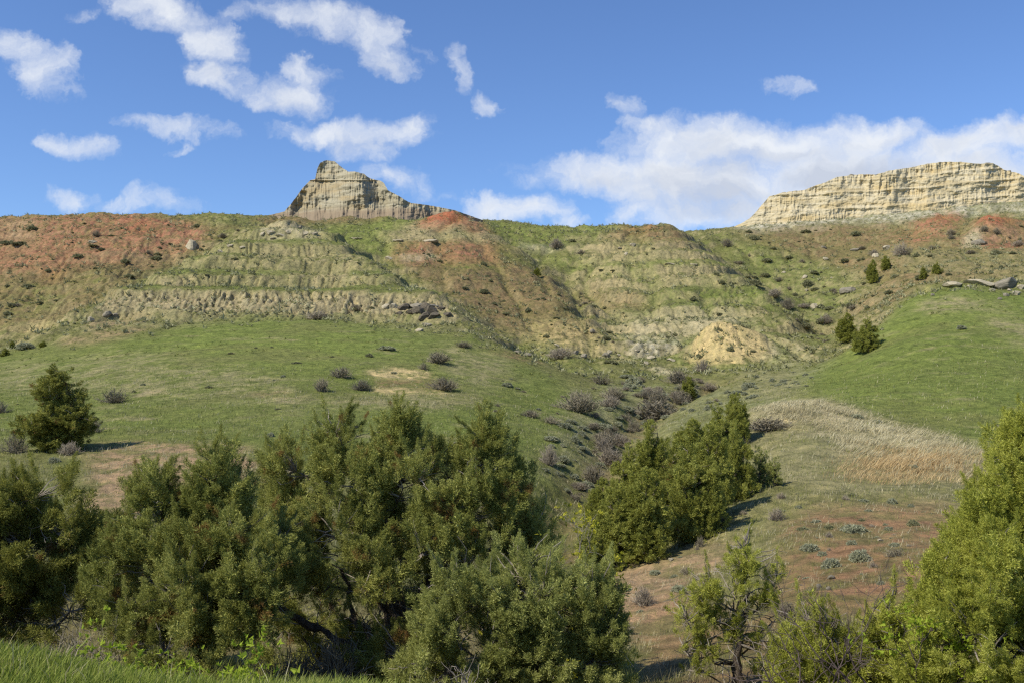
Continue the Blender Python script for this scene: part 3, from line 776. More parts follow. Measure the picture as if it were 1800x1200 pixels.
def make_butte(name, top, base, Yc, bulge, recede, thick, mat, nc, nr, seed, shape):
    top = np.array(top, float); base = np.array(base, float)
    u = np.linspace(top[0, 0], top[-1, 0], nc)
    jag = 1.3 * fbm(u / 9, u * 0 + seed, seed, 4, .6)
    vt = np.interp(u, top[:, 0], top[:, 1]) + jag * np.clip((np.interp(u, base[:, 0], base[:, 1]) - np.interp(u, top[:, 0], top[:, 1])) / 15, 0, 1)
    vb = np.interp(u, base[:, 0], base[:, 1])
    vt = np.minimum(vt, vb - .5)
    s = np.linspace(-1, 1, nc)
    rows = []
    for k in range(nr + 24):
        if k < nr: tt = k / (nr - 1); back = 0
        else: back = (k - nr + 1) / 24; tt = 1 - back ** 2
        v = vb + (vt - vb) * tt
        aw = np.array([ray(a, b) for a, b in zip(u, v)])
        Yf = Yc - bulge * np.sqrt(np.clip(1 - s ** 2, 0, 1))
        h = (vb - v) / F * Yc
        X = aw[:, 0] * Yc
        if not back:
            H = (vb - vt) / F * Yc
            Y = Yf + recede * h + shape(X, h, H, u, v, seed)
        else:
            Y = Ytop + thick * back
        if k == nr - 1: Ytop = Y.copy()
        rows.append(np.stack([aw[:, 0] * Y, Y, aw[:, 1] * Y], -1))
    V = np.array(rows)
    me = mesh_np(name, V.reshape(-1, 3), grid_faces(nr + 24, nc), mat)
    return tag(link(name, me), kind='structure')


def flutes(X, h, freq, seed, amp):
    r = 1 - np.abs(fbm(X * freq + 0, h * .10 + 7, seed, 3, .55))
    return amp * sstep(.62, .98, r)


def shape_centre(X, h, H, u, v, seed):
    env = np.clip(H / 4, 0, 1)
    y = 5.0 * fbm(X / 7.5, h / 16 + 3, seed + 1, 3) * env - 1.3 * np.clip(3.2 - h + 1.2 * fbm(X / 3, X * 0, seed + 30, 3), 0, 3.2) * sstep(745, 700, u) * sstep(480, 520, u)                       # buttresses
    y += flutes(X, h, .45, seed + 2, .9) * env * sstep(-.2, .3, fbm(X / 9, h / 5, seed + 20, 2)) * sstep(.5, 4, h)
    y += flutes(X, h, 1.6, seed + 3, .22) * env
    y += 1.5 * (1 - sstep(0, 6, np.abs(X - (572 - 900) / F * 230) * 1.0)) * sstep(2, 5, h) * env
    up = sstep(317.5, 315.5, v)
    y += up * 1.6 * sstep(675, 640, u)                                               # step behind the ledge
    y += .55 * sstep(317, 318.5, v) * (1 - sstep(320, 325, v)) * sstep(675, 650, u)   # hollow under the ledge
    y += .55 * fbm(X / 3, h * .9, seed + 5, 3) + .55 * fbm(X / 1.6, h / 2.2, seed + 7, 3) * env + .12 * fbm(X / .7, h / .5, seed + 6, 3)
    return y


def shape_long(X, h, H, u, v, seed):
    env = np.clip(H / 5, 0, 1)
    y = 3.5 * fbm(X / 13, h / 30 + 3, seed + 1, 2) * env
    y += flutes(X, h, .38, seed + 2, .7) * env * sstep(-.15, .35, fbm(X / 16, h / 5, seed + 20, 2)) * sstep(1.5, 6, h)
    y += flutes(X, h, .9, seed + 3, .3) * env * sstep(0, .4, fbm(X / 11, h / 4, seed + 21, 2))
    for hh, wd, am in ((4.2, .5, .35), (8.8, .4, .45), (12.2, .3, .25)):
        hw = hh + .8 * fbm(X / 18, X * 0, seed + 9, 2)
        y += am * (sstep(hw - .15, hw + .15, h)) * 1.1 - am * .8 * np.exp(-((h - hw + .2) / wd) ** 2)
    y += .55 * fbm(X / 3.5, h * .8, seed + 5, 3) + .6 * fbm(X / 2.2, h / 3.5, seed + 7, 3) * env + .15 * fbm(X / .8, h / .5, seed + 6, 3)
    return y


m_butte = cliff_mat('butte_clay', (.34, .30, .205), (.245, .215, .145), (.40, .36, .26), (.37, .285, .155), (ray(575, 369)[1] * 222, (.26, .20, .13)))
make_butte('clay_butte',
           [(440, 386), (480, 377), (500, 372), (504, 367), (512, 358), (522, 345), (530, 333), (538, 325), (545, 317), (554, 315.5), (556, 305), (558, 296), (563, 286), (573, 282), (588, 284), (600, 294), (612, 302), (625, 302), (640, 306),
            (650, 314), (668, 318), (675, 322), (682, 335), (700, 344), (712, 352), (722, 357), (745, 360), (770, 364), (800, 370), (825, 379), (850, 388)],
           [(440, 394), (560, 392), (640, 391), (760, 389), (850, 394)], 232, 13, .45, 16, m_butte, 620, 130, 5, shape_centre)
m_long = cliff_mat('mesa_clay', (.51, .43, .27), (.43, .355, .215), (.55, .48, .335), (.49, .375, .185))
make_butte('clay_mesa',
           [(1262, 408), (1290, 399), (1305, 392), (1318, 384), (1328, 374), (1342, 357), (1352, 346), (1372, 340), (1395, 336), (1412, 335), (1430, 328), (1450, 321), (1470, 312), (1490, 309), (1510, 307), (1540, 307), (1565, 300),
            (1600, 295), (1630, 288), (1660, 285), (1690, 285), (1715, 288), (1735, 288), (1745, 287), (1755, 292), (1765, 299), (1790, 305), (1800, 310), (1840, 318), (1900, 340), (1990, 385)],
           [(1262, 410), (1320, 400), (1400, 395), (1520, 391), (1600, 386), (1650, 380), (1800, 366), (1990, 387)], 284, 14, .38, 30, m_long, 1000, 130, 23, shape_long)

# ---------------------------------------------------------------- rocks
def cube_sphere(n):
    vs = {}; V = []; Fc = []

    def vid(p):
        k = tuple(np.round(p, 5))
        if k not in vs: vs[k] = len(V); V.append(p)
        return vs[k]
    lin = np.linspace(-1, 1, n + 1)
    for ax in range(3):
        for sg in (-1, 1):
            idx = [[None] * (n + 1) for _ in range(n + 1)]
            for i, a in enumerate(lin):
                for j, b in enumerate(lin):
                    p = [0, 0, 0]; p[ax] = sg; p[(ax + 1) % 3] = a; p[(ax + 2) % 3] = b
                    idx[i][j] = vid(np.array(p, float))
            for i in range(n):
                for j in range(n):
                    q = [idx[i][j], idx[i + 1][j], idx[i + 1][j + 1], idx[i][j + 1]]
                    Fc.append(q if sg > 0 else q[::-1])
    return np.array(V), np.array(Fc)


CSV, CSF = cube_sphere(14)


def rock_mesh(seed, boxy=3.2, cuts=9):
    r = np.random.default_rng(seed)
    d = CSV / (np.abs(CSV) ** boxy).sum(1, keepdims=True) ** (1 / boxy)
    for _ in range(cuts):
        nrm = r.normal(size=3); nrm /= np.linalg.norm(nrm); lim = r.uniform(.62, .95)
        e = d @ nrm - lim
        d = d - np.clip(e, 0, None)[:, None] * nrm
    d = d * (1 + .07 * fbm(d[:, 0] * 2 + seed, d[:, 1] * 2 + d[:, 2] * 1.7, seed, 3)[:, None])
    d[:, 2] += .05 * noise2(d[:, 0] * 4, d[:, 1] * 4, seed)
    return d


m_rock_tan = plain_mat('sandstone', (.32, .27, .18), (.52, .45, .31), 1.6, .6, stretch=(1, 1, 3))
m_rock_dark = plain_mat('dark_rock', (.05, .04, .03), (.20, .17, .12), 2.2, .7, stretch=(1, 1, 3))
m_rock_grey = plain_mat('weathered_rock', (.15, .13, .095), (.34, .30, .22), 1.6, .6, stretch=(1, 1, 3))
ROCKS = {}
_pk = rock_mesh(77, 2.8, 12); _pk[:, :2] *= (1 - .72 * (_pk[:, 2:3] + .55) / 1.6).clip(.15, 1.3)
ROCKS['p0'] = mesh_np('rock', _pk, CSF, m_rock_tan, smooth=False)
for k in range(5):
    ROCKS['t%d' % k] = mesh_np('rock', rock_mesh(k + 11), CSF, m_rock_tan, smooth=False)
    ROCKS['d%d' % k] = mesh_np('rock', rock_mesh(k + 51, 2.6, 12), CSF, m_rock_dark, smooth=False)
    ROCKS['g%d' % k] = mesh_np('rock', rock_mesh(k + 31), CSF, m_rock_grey, smooth=False)


def place_rock(u, v, w, h, kind, label, group=None, name='rock', tilt=0, depth=.9):
    """a rock w x h photo pixels large whose foot is seen at (u, v)"""
    p = at(u, v)
    if p is None: return
    s = p.y / F
    W2, H2 = w * s / 2, h * s / 2
    o = link(name, ROCKS[kind], None, (p.x, p.y + W2 * depth * .5, p.z + H2 * .55), (random.uniform(-.12, .12), math.radians(tilt), random.uniform(-.5, .5)), (W2, W2 * depth, H2))
    o['label'] = label; o['category'] = 'rock'
    if group: o['group'] = group
    return o


random.seed(4)
place_rock(1768, 508, 60, 24, 'g1', 'largest grey slab, leaning at the top edge of the green meadow', name='rock_slab', tilt=-18)
place_rock(1725, 501, 52, 14, 't2', 'long flat grey slab lying beside the largest leaning slab', name='rock_slab', tilt=4)
place_rock(1678, 503, 34, 12, 't0', 'pale broken slab at the meadow edge, before the two long slabs', name='rock_slab', tilt=10)
for (u, v, w, h) in ((1770, 521, 12, 8), (1788, 519, 15, 10), (1797, 508, 14, 10), (1746, 512, 12, 6), (1758, 527, 9, 6), (1776, 512, 8, 6), (1640, 520, 8, 6), (1706, 505, 10, 6)):
    place_rock(u, v, w, h, random.choice(('t1', 'g2', 't3')), 'small grey block scattered below the leaning slabs', 'blocks below the leaning slabs')
place_rock(1722, 431, 24, 14, 'g3', 'dark overhanging rock in the pale foot of the red mound', tilt=-12)
place_rock(335, 438, 30, 26, 'p0', 'pale pointed boulder standing alone on the red slope')
place_rock(162, 428, 16, 7, 't1', 'small flat tan boulder on the red slope among dark scrub')
place_rock(683, 456, 14, 8, 't2', 'square tan boulder on the grass below the saddle')
place_rock(755, 425, 30, 7, 't0', 'low pale ledge stone at the foot of the red knob', tilt=3)
place_rock(700, 424, 20, 5, 't3', 'thin pale ledge stone on the grass under the saddle')
place_rock(627, 421, 22, 5, 't3', 'thin cream ledge stone on the grassy saddle below the butte')
for i, (u, v, w, h, k, t_) in enumerate(((677, 542, 16, 11, 't0', 0), (692, 542, 17, 12, 't2', 6), (709, 544, 24, 14, 'd2', -8), (730, 541, 30, 12, 'g4', 4), (734, 551, 22, 16, 'd0', 10), (755, 541, 34, 9, 'g3', -3), (756, 551, 26, 20, 'd1', 0), (773, 547, 20, 13, 'd4', -14),
                                     (744, 561, 26, 15, 'd2', -20), (763, 559, 26, 14, 'd3', -28), (722, 553, 18, 12, 'd3', 14), (786, 556, 16, 11, 'd2', 10), (750, 574, 20, 8, 't1', 5), (702, 554, 14, 9, 'd3', 0), (736, 582, 16, 7, 't0', 0), (748, 546, 20, 18, 'd0', 30))):
    place_rock(u, v, w, h, k, 'dark jumbled block of the broken ledge at the end of the long bare band', 'blocks of the broken ledge', tilt=t_)
for i, (u, v, w, h, k) in enumerate(((460, 414, 12, 8, 't0'), (475, 412, 16, 9, 't1'), (492, 416, 18, 7, 't2'), (508, 411, 14, 8, 't3'), (535, 412, 18, 6, 't4'), (552, 413, 14, 6, 't1'), (480, 421, 12, 5, 'g0'), (425, 436, 12, 5, 't0'), (388, 444, 14, 6, 't2'), (405, 434, 12, 7, 't3'),
                                     (527, 402, 10, 7, 'g1'))):
    place_rock(u, v, w, h, k, 'pale flat stone strewn over the bare top of the banded hill', 'stones on top of the banded hill', tilt=random.uniform(-15, 15))
place_rock(158, 567, 12, 13, 't1', 'upright dark-edged stone at the end of the banded hill', tilt=35)
place_rock(184, 557, 20, 12, 'g4', 'tan block with a dark side, perched below the long bare band', tilt=-20)
place_rock(201, 556, 12, 8, 'g1', 'small dark block touching the perched tan block', tilt=20)
for (u, v, w, h, k) in ((1042, 585, 12, 9, 'g2'), (912, 622, 18, 8, 'g0'), (928, 625, 14, 7, 'g3'), (978, 608, 10, 6, 't2'), (1012, 622, 14, 9, 'g1'), (1025, 628, 14, 9, 'g4'), (1066, 628, 15, 12, 'g0'), (1072, 622, 10, 9, 't1'), (1088, 625, 7, 5, 't3'),
                        (1145, 630, 18, 8, 't0'), (1135, 640, 12, 7, 't4'), (1180, 634, 16, 7, 't2'), (1120, 617, 10, 5, 't3')):
    place_rock(u, v, w, h, k, 'weathered block at the foot of the middle hill, in the gully', 'blocks in the gully below the middle hill', tilt=random.uniform(-15, 15))
for (u, v, w, h, k) in ((1100, 449, 8, 8, 't0'), (1113, 433, 12, 7, 't1'), (1090, 438, 8, 5, 'g0'), (1178, 465, 18, 4, 't2'), (1220, 466, 14, 4, 't3')):
    place_rock(u, v, w, h, k, 'light stone on the brown top of the middle hill', 'stones on the middle hill')
for (u, v, w, h, k) in ((1415, 489, 10, 8, 't0'), (1452, 457, 10, 7, 't3'), (1448, 436, 12, 5, 'g2'), (1505, 441, 18, 7, 'g1'), (1493, 515, 30, 14, 'g3'), (1462, 490, 6, 4, 't2'), (1418, 512, 6, 5, 't1'), (1432, 541, 13, 10, 't4'), (1560, 438, 14, 9, 't1'),
                        (1378, 480, 8, 5, 't0'), (1540, 452, 12, 9, 't4')):
    place_rock(u, v, w, h, k, 'rock poking out of the long slope below the pale mesa', 'rocks on the slope below the mesa', tilt=random.uniform(-12, 12))
for (u, v, w, h, k) in ((1462, 992 + 25, 14, 9, 'g0'), (1440, 1032, 10, 8, 'g2'), (1456, 1036, 9, 8, 'g4'), (1548, 950, 10, 5, 't2'), (1180, 985, 10, 6, 't1'), (1230, 1010, 8, 5, 't0')):
    place_rock(u, v, w, h, k, 'small stone lying on the bare red earth slope', 'stones on the red earth slope')
# dark cap stones along the rims of the two buttes: they sit on the rim itself
for (u, v, w, h, Yc, lab, grp) in [(u, v, w, h, 281, 'dark cap stone on the rim of the long pale mesa', 'cap stones of the mesa') for (u, v, w, h) in
                                  ((1363, 347, 12, 5), (1497, 309, 13, 5), (1378, 340, 8, 4), (1412, 337, 9, 5), (1565, 302, 8, 4), (1652, 287, 6, 4), (1668, 286, 8, 3), (1737, 289, 12, 6), (1773, 302, 10, 5), (1545, 307, 6, 3))]:
    ax, aw = ray(u, v)
    p = Vector((ax * Yc, Yc, aw * Yc)); s = Yc / F
    o = link('cap_stone', ROCKS['g%d' % random.randrange(5)], None, p, (0, random.uniform(-.15, .15), random.uniform(-.3, .3)), (w * s / 2, w * s / 2, h * s / 2))
    o['label'] = lab; o['category'] = 'rock'; o['group'] = grp

# ---------------------------------------------------------------- foliage building blocks
def unit(v): return v / np.maximum(np.linalg.norm(v, axis=-1, keepdims=True), 1e-9)


def frames(d, r):
    """rotation matrices (n,3,3) whose third column is d, spun at random"""
    d = unit(d); a = unit(r.normal(size=d.shape)); x = unit(np.cross(a, d)); y = np.cross(d, x)
    return np.stack([x, y, d], -1)


def plume(r, twigs=22, leaves=7, L=.15, w=.05, spread=.75, tip=.85):
    """an unit-long juniper spray: side twigs thick with scale leaves, as triangles"""
    T = []
    for i in range(twigs):
        t = .08 + .92 * (i / twigs) ** .8
        a = i * 2.4 + r.uniform(-.4, .4)
        up = .55 + .6 * t
        d = unit(np.array([math.cos(a) * spread, math.sin(a) * spread, up]))
        ln = .40 * (1.15 - t) + .08
        b0 = np.array([0, 0, t * tip])
        for k in range(leaves):
            s = (k + .6) / leaves
            p = b0 + d * ln * s + r.normal(size=3) * .02
            ld = unit(d + r.normal(size=3) * .45 + [0, 0, .1]); sd_ = unit(np.cross(ld, r.normal(size=3)))
            l = L * r.uniform(.7, 1.25) * (1.1 - .4 * s); ww = w * r.uniform(.8, 1.3)
            T.append([p - sd_ * ww / 2, p + sd_ * ww / 2, p + ld * l])
    return np.array(T)


_pr = np.random.default_rng(5)
PL_FINE = [plume(_pr, 26, 11, .125, .027) for _ in range(6)]
PL_COARSE = [plume(_pr, 16, 7, .19, .058) for _ in range(5)]


def inst(protos, pos, dirs, size, r):
    """bake copies of triangle clusters into one vertex array"""
    R = frames(dirs, r); out = []
    pick = r.integers(0, len(protos), len(pos))
    for k, pr in enumerate(protos):
        s = pick == k
        if not s.any(): continue
        V = np.einsum('nij,tvj->ntvi', R[s], pr) * size[s][:, None, None, None] + pos[s][:, None, None, :]
        out.append(V.reshape(-1, 3))
    return np.concatenate(out).astype(np.float32)


def tri_mesh(name, V, mat):
    return mesh_np(name, V, np.arange(len(V)).reshape(-1, 3), mat, smooth=False)


def tubes(segs, sides=5):
    """segs: list of (points (k,3), radii (k,)) -> verts, faces"""
    V = []; Fc = []; off = 0
    for pts, rad in segs:
        pts = np.asarray(pts, float); k = len(pts)
        tg = unit(np.gradient(pts, axis=0))
        ref = np.array([.31, .17, .93]) if abs(tg[0, 2]) < .9 else np.array([.9, .2, .1])
        x = unit(np.cross(tg, ref)); y = np.cross(tg, x)
        a = np.arange(sides) * 2 * math.pi / sides
        ring = pts[:, None] + (x[:, None] * np.cos(a)[None, :, None] + y[:, None] * np.sin(a)[None, :, None]) * np.asarray(rad)[:, None, None]
        V.append(ring.reshape(-1, 3)); Fc.append(grid_faces(k, sides, off, wrap=True)); off += k * sides
    return np.concatenate(V), np.concatenate(Fc)


def wander(a, b, n, amp, r, sag=0):
    t = np.linspace(0, 1, n)[:, None]
    p = a + (b - a) * t
    w_ = np.cumsum(r.normal(size=(n, 3)), 0); w_ -= w_[0] + (w_[-1] - w_[0]) * t
    p = p + w_ * amp * np.linalg.norm(b - a) / math.sqrt(n)
    p[:, 2] += sag * np.sin(t[:, 0] * math.pi)
    return p


m_bark = plain_mat('juniper_bark', (.06, .045, .033), (.22, .175, .13), 6, .7, stretch=(3, 3, .6))
m_twig = plain_mat('dead_twigs', (.16, .13, .10), (.34, .30, .25), 3, 0)
m_twig_dark = plain_mat('bare_stems', (.075, .055, .05), (.17, .13, .115), 3, 0)
m_jun = leaf_mat('juniper_leaves', (.11, .12, .022), (.29, .31, .072), (.53, .515, .155), dead=(.26, .11, .04), dead_at=.76, patch=.9)
m_jun_l = leaf_mat('juniper_leaves_dark_olive', (.10, .105, .018), (.245, .255, .053), (.44, .42, .10), dead=(.22, .10, .04), dead_at=.78, patch=1.0)  # the foliage's own darker, yellowish olive tone
m_jun_y = leaf_mat('juniper_leaves_yellow_green', (.16, .175, .02), (.39, .41, .062), (.62, .61, .15), patch=1.2)
m_jun_b = leaf_mat('juniper_leaves_grey_green', (.115, .13, .03), (.33, .355, .095), (.57, .57, .20), patch=1.2)
m_jun_f = leaf_mat('juniper_leaves_distant', (.11, .12, .02), (.30, .315, .058), (.50, .49, .13), patch=.8)


def juniper(base, lobes, n, plen, mats, seed, trunk_r=.12, fine=True, stems=1, lim=.35, gap=.12, limbs_extra=(), dead=60, upness=.85):
    """base (3,), lobes: list of (centre (3,), radii (3,)) relative to base -> (trunk mesh, crown mesh)"""
    r = np.random.default_rng(seed)
    Cn = np.array([c for c, _ in lobes]); Rd = np.array([q for _, q in lobes])
    wgt = (Rd[:, 0] * Rd[:, 1] + Rd[:, 0] * Rd[:, 2] + Rd[:, 1] * Rd[:, 2]); wgt /= wgt.sum(); wgt = np.maximum(wgt, .45 / len(wgt)); wgt /= wgt.sum()
    K = 9                       # sprays stand in tufts
    pick = r.choice(len(lobes), int(n * 1.6) // K + 1, p=wgt)
    d = unit(r.normal(size=(len(pick), 3)))
    rad = r.uniform(lim, 1, len(pick)) ** .5
    pos = Cn[pick] + d * Rd[pick] * rad[:, None]
    pick, d, pos = pick.repeat(K), d.repeat(K, 0), pos.repeat(K, 0)
    off_ = r.normal(size=pos.shape) * plen * np.array([.30, .30, .42])
    pos = pos + off_; d = unit(d + off_ / plen * .8)
    # gaps: clumped where a slow noise is high
    g = noise2(pos[:, 0] * 1.7 + seed, pos[:, 2] * 1.7 + pos[:, 1] * 1.1, seed) + .5 * noise2(pos[:, 0] * 3.9, pos[:, 2] * 3.9 - pos[:, 1] * 2.0, seed + 1)
    keep = ((g > -.45 + gap) | (Rd[pick, 0] < .36)) & (pos[:, 2] > .05)
    pos, d, pick = pos[keep][:n], d[keep][:n], pick[keep][:n]
    dirs = unit(d * Rd[pick] / Rd[pick].max(1, keepdims=True) + [0, 0, upness] + r.normal(size=d.shape) * .35)
    # pointed leaders rise out of the lobes and give the crown its ragged outline
    if fine:
        sp, sdirs, ssz = [], [], []
        for i in range(len(Cn)):
            for _ in range(int(3 + 5 * Rd[i].max()) if Rd[i].max() > .32 else 1):
                a = r.uniform(0, 6.283); q = r.uniform(.1, .75)
                b0 = Cn[i] + Rd[i] * [math.cos(a) * q, math.sin(a) * q, math.sqrt(1 - q * q) * .75]
                ax_ = unit(np.array([math.cos(a) * q * .7, math.sin(a) * q * .7, 1.0]) + r.normal(size=3) * .18)
                ln = r.uniform(.25, .62) * min(1, .5 + Rd[i].max())
                for k in range(9):
                    f = k / 8
                    sp.append(b0 + ax_ * ln * f + r.normal(size=3) * .06 * (1 - f)); sdirs.append(unit(ax_ + r.normal(size=3) * .55 * (1 - f * .8))); ssz.append(plen * (.85 - .45 * f))
        pos = np.concatenate([pos, np.array(sp)]); dirs = np.concatenate([dirs, np.array(sdirs)]); extra_sz = np.array(ssz)
    else: extra_sz = np.zeros(0)
    size = plen * r.uniform(.6, 1.1, len(pos)) * np.where(r.random(len(pos)) < .13, 1.6, 1)
    if len(extra_sz): size[-len(extra_sz):] = extra_sz
    tips = pos
    starts = pos - dirs * size[:, None] * .45
    V = inst(PL_FINE if fine else PL_COARSE, starts, dirs, size, r)
    # limbs: main stems run to the highest lobes, the others fork off them
    segs = []; joints = []
    order = np.argsort(-(Cn[:, 2] + Rd[:, 2]))
    main = []
    for i in order:
        if len(main) < stems and all(np.hypot(*(Cn[i, :2] - Cn[j, :2])) > .5 * Rd.mean() for j in main): main.append(i)
    for i in main:
        b0 = np.array([r.normal() * .10 * (stems > 1), r.normal() * .10 * (stems > 1), -.1])
        p = wander(b0, Cn[i] + [0, 0, Rd[i, 2] * .2], 22, .13, r)
        k = np.linspace(0, 1, 22)
        if stems > 1: p[:, :2] = b0[:2] + (p[:, :2] - b0[:2]) * (k[:, None] ** .75)
        segs.append((p, trunk_r * (1 - .97 * k) ** 1.1 + .005)); joints.append((p, segs[-1][1]))
    JP = np.concatenate([q[0] for q in joints]); JR = np.concatenate([q[1] for q in joints])
    joints = [q[0] for q in joints]
    for i in order:
        if i in main: continue
        c = Cn[i]
        dd = np.linalg.norm(JP - c, axis=1) + 2.5 * np.clip(JP[:, 2] - c[2] + .25, 0, None)
        j = int(np.argmin(dd))
        p = wander(JP[j], c + [0, 0, Rd[i, 2] * .3], 10, .16, r)
        p[:, 2] -= .12 * np.linalg.norm(c - JP[j]) * np.sin(np.linspace(0, math.pi, 10))
        segs.append((p, np.linspace(min(JR[j] * .7, trunk_r * (.55 if stems > 1 else .34)), .006, 10))); joints.append(p)
    for (p0, p1, r0) in limbs_extra:
        p = wander(np.array(p0), np.array(p1), 14, .10, r); segs.append((p, np.linspace(r0, r0 * .35, 14))); joints.append(p)
    J = np.concatenate(joints)
    sel = r.permutation(len(starts))[: min(len(starts), 900 if fine else 160)]
    tv, tf = tubes(segs, 7)
    ss = []
    for q in sel:
        dd = np.linalg.norm(J - starts[q], axis=1) + .6 * np.clip(J[:, 2] - starts[q][2], 0, None)
        j = J[np.argmin(dd)]
        p = wander(j, starts[q] + dirs[q] * size[q] * .4, 5, .14, r)
        ss.append((p, np.linspace(.014, .004, 5) * (1 if fine else 1.3)))
    for _ in range(dead):
        j = J[r.integers(len(J))]
        e = j + unit(r.normal(size=3) * [1, 1, .5]) * r.uniform(.25, .8)
        ss.append((wander(j, e, 5, .16, r), np.linspace(.010, .003, 5)))
    bv_, bf_ = tubes(ss, 3)
    trunk = mesh_np('trunk', tv, tf, mats[0])
    crown = mesh_np('crown', np.concatenate([V, bv_]), [np.arange(len(V)).reshape(-1, 3), bf_ + len(V)], mats[1], smooth=False)
    crown.materials.append(mats[2])
    mi = np.zeros(len(V) // 3 + len(bf_), np.int32); mi[len(V) // 3:] = 1
    crown.polygons.foreach_set('material_index', mi)
    return trunk, crown


def place_tree(name, label, loc, meshes, cat='tree', group=None, rz=0, sc=(1, 1, 1)):
    o = link(name, None, None, loc, (0, 0, rz), sc)
    o['label'] = label; o['category'] = cat
    if group: o['group'] = group
    for nm, me in zip(('trunk', 'crown'), meshes): link(nm, me, o)
    return o


def px_tree(name, label, u0, Y, lobes, n, plen, mats, seed, **kw):
    """a near tree: its lobes are sighted in the photo as (u, v, ru, rv, further back by)"""
    a, _ = ray(u0, 1100)
    x0 = a * Y; z0 = float(ground(x0, Y))
    L_ = []
    for l in lobes:
        u, v, ru, rv = l[:4]; dy = l[4] if len(l) > 4 else 0
        y = Y + dy; aa, ww = ray(u, v)
        L_.append((np.array([aa * y - x0, dy, ww * y - z0]), np.array([ru / F * y, (ru + rv) / 2 / F * y * 1.1 + .1, rv / F * y])))
    ex = []
    for (ua, va, da, ub, vb, db, r0) in kw.pop('branches', ()):
        pa, pb = ray(ua, va), ray(ub, vb)
        ex.append(((pa[0] * (Y + da) - x0, da, pa[1] * (Y + da) - z0), (pb[0] * (Y + db) - x0, db, pb[1] * (Y + db) - z0), r0))
    return place_tree(name, label, (x0, Y, z0), juniper(None, L_, n, plen, mats, seed, limbs_extra=ex, **kw))


px_tree('juniper_tree', 'tallest bushy olive green juniper with three pointed tops and dark forked trunk', 690, 16.5,
        [(592, 768, 24, 32), (585, 805, 50, 42), (704, 765, 22, 28), (700, 812, 62, 44), (852, 782, 26, 24), (850, 822, 58, 42), (770, 825, 50, 42, .4), (520, 845, 70, 55, .2), (620, 860, 80, 60, -.4), (730, 865, 80, 60, -.6), (840, 870, 75, 55, -.3),
         (500, 925, 70, 50), (600, 950, 80, 50, -.8), (560, 890, 80, 60, .9), (720, 950, 90, 50, .3), (800, 930, 80, 45, -.7), (900, 860, 30, 45, .2), (940, 935, 32, 26), (880, 955, 60, 36, .2), (650, 1000, 60, 45, -1.0), (740, 985, 60, 40, -1.1), (500, 1000, 60, 45, -.3),
         (820, 1000, 60, 36, -1), (700, 1160, 60, 40, -1.2), (640, 1170, 50, 30, -1.1), (560, 1050, 80, 50, 1.4), (650, 1080, 80, 50, 1.6), (500, 1120, 60, 50, 1.6), (590, 1140, 70, 40, 1.8), (780, 1060, 60, 50, 1.2), (930, 1000, 40, 36, .6)],
        4300, .335, (m_bark, m_jun, m_twig), 101, trunk_r=.12, stems=3, gap=.40,
        branches=[(700, 1120, 0, 640, 980, 0, .10), (700, 1120, 0, 770, 1020, -.4, .11), (770, 1020, -.4, 800, 940, -.4, .07), (650, 1150, -.4, 560, 1100, -.6, .10), (560, 1100, -.6, 470, 1050, -.8, .075), (650, 1150, -.3, 600, 1000, .2, .07),
                  (700, 1090, -.4, 600, 960, -.3, .06)], dead=260)
px_tree('juniper_tree', 'dense juniper with one narrow pointed spire, beside the three topped juniper', 360, 14.8,
        [(375, 828, 18, 36), (372, 880, 44, 42), (368, 920, 66, 45), (415, 870, 16, 30), (275, 870, 40, 34), (280, 920, 60, 40), (300, 960, 90, 50), (410, 970, 95, 55, -.4), (230, 1000, 66, 60), (330, 1040, 100, 60, -.6), (450, 1030, 80, 45, -.7),
         (240, 1090, 70, 50, -.4), (350, 1110, 90, 45, -.8), (480, 980, 60, 50, .3), (440, 1100, 50, 36, -.9), (290, 1160, 70, 30, -1)],
        3200, .31, (m_bark, m_jun, m_twig), 102, trunk_r=.09, stems=2, gap=.32, dead=120)
px_tree('juniper_tree', 'dark olive juniper at the edge of the grass verge, full of dead twigs', 60, 17,
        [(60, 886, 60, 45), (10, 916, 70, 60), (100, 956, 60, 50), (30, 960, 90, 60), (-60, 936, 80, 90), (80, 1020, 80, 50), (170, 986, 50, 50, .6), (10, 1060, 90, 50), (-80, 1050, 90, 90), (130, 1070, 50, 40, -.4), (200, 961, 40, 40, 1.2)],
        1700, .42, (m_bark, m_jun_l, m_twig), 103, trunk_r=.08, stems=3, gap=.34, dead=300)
px_tree('juniper_tree', 'low spreading grey green juniper under the side of the three topped juniper', 930, 14.2,
        [(800, 1040, 60, 40), (860, 1070, 80, 60), (950, 1060, 70, 60), (1040, 1060, 40, 50), (1060, 1130, 45, 60), (980, 1130, 80, 60), (880, 1150, 90, 50), (780, 1130, 60, 50, -.2), (750, 1180, 60, 40), (1020, 1190, 80, 50), (920, 1010, 60, 36, .3), (830, 1190, 80, 40)],
        2500, .30, (m_bark, m_jun_b, m_twig), 104, trunk_r=.07, stems=2, gap=.36, dead=160)
px_tree('juniper_tree', 'bright yellow green juniper, the biggest one on the meadow side', 1770, 12,
        [(1790, 778, 18, 30), (1786, 828, 38, 38), (1806, 881, 66, 48), (1731, 901, 40, 40), (1786, 956, 95, 55), (1721, 961, 30, 40), (1756, 1000, 110, 60, -.4), (1840, 976, 90, 90), (1696, 1040, 60, 50), (1776, 1080, 120, 60, -.7), (1676, 1100, 50, 50), (1716, 1140, 100, 60, -.6),
         (1820, 1160, 110, 70, -.6), (1656, 1006, 22, 30), (1634, 1075, 16, 34), (1646, 1180, 70, 50, -.3), (1860, 1060, 90, 80)],
        3900, .255, (m_bark, m_jun_y, m_twig), 105, trunk_r=.10, stems=2, gap=.22, dead=90)
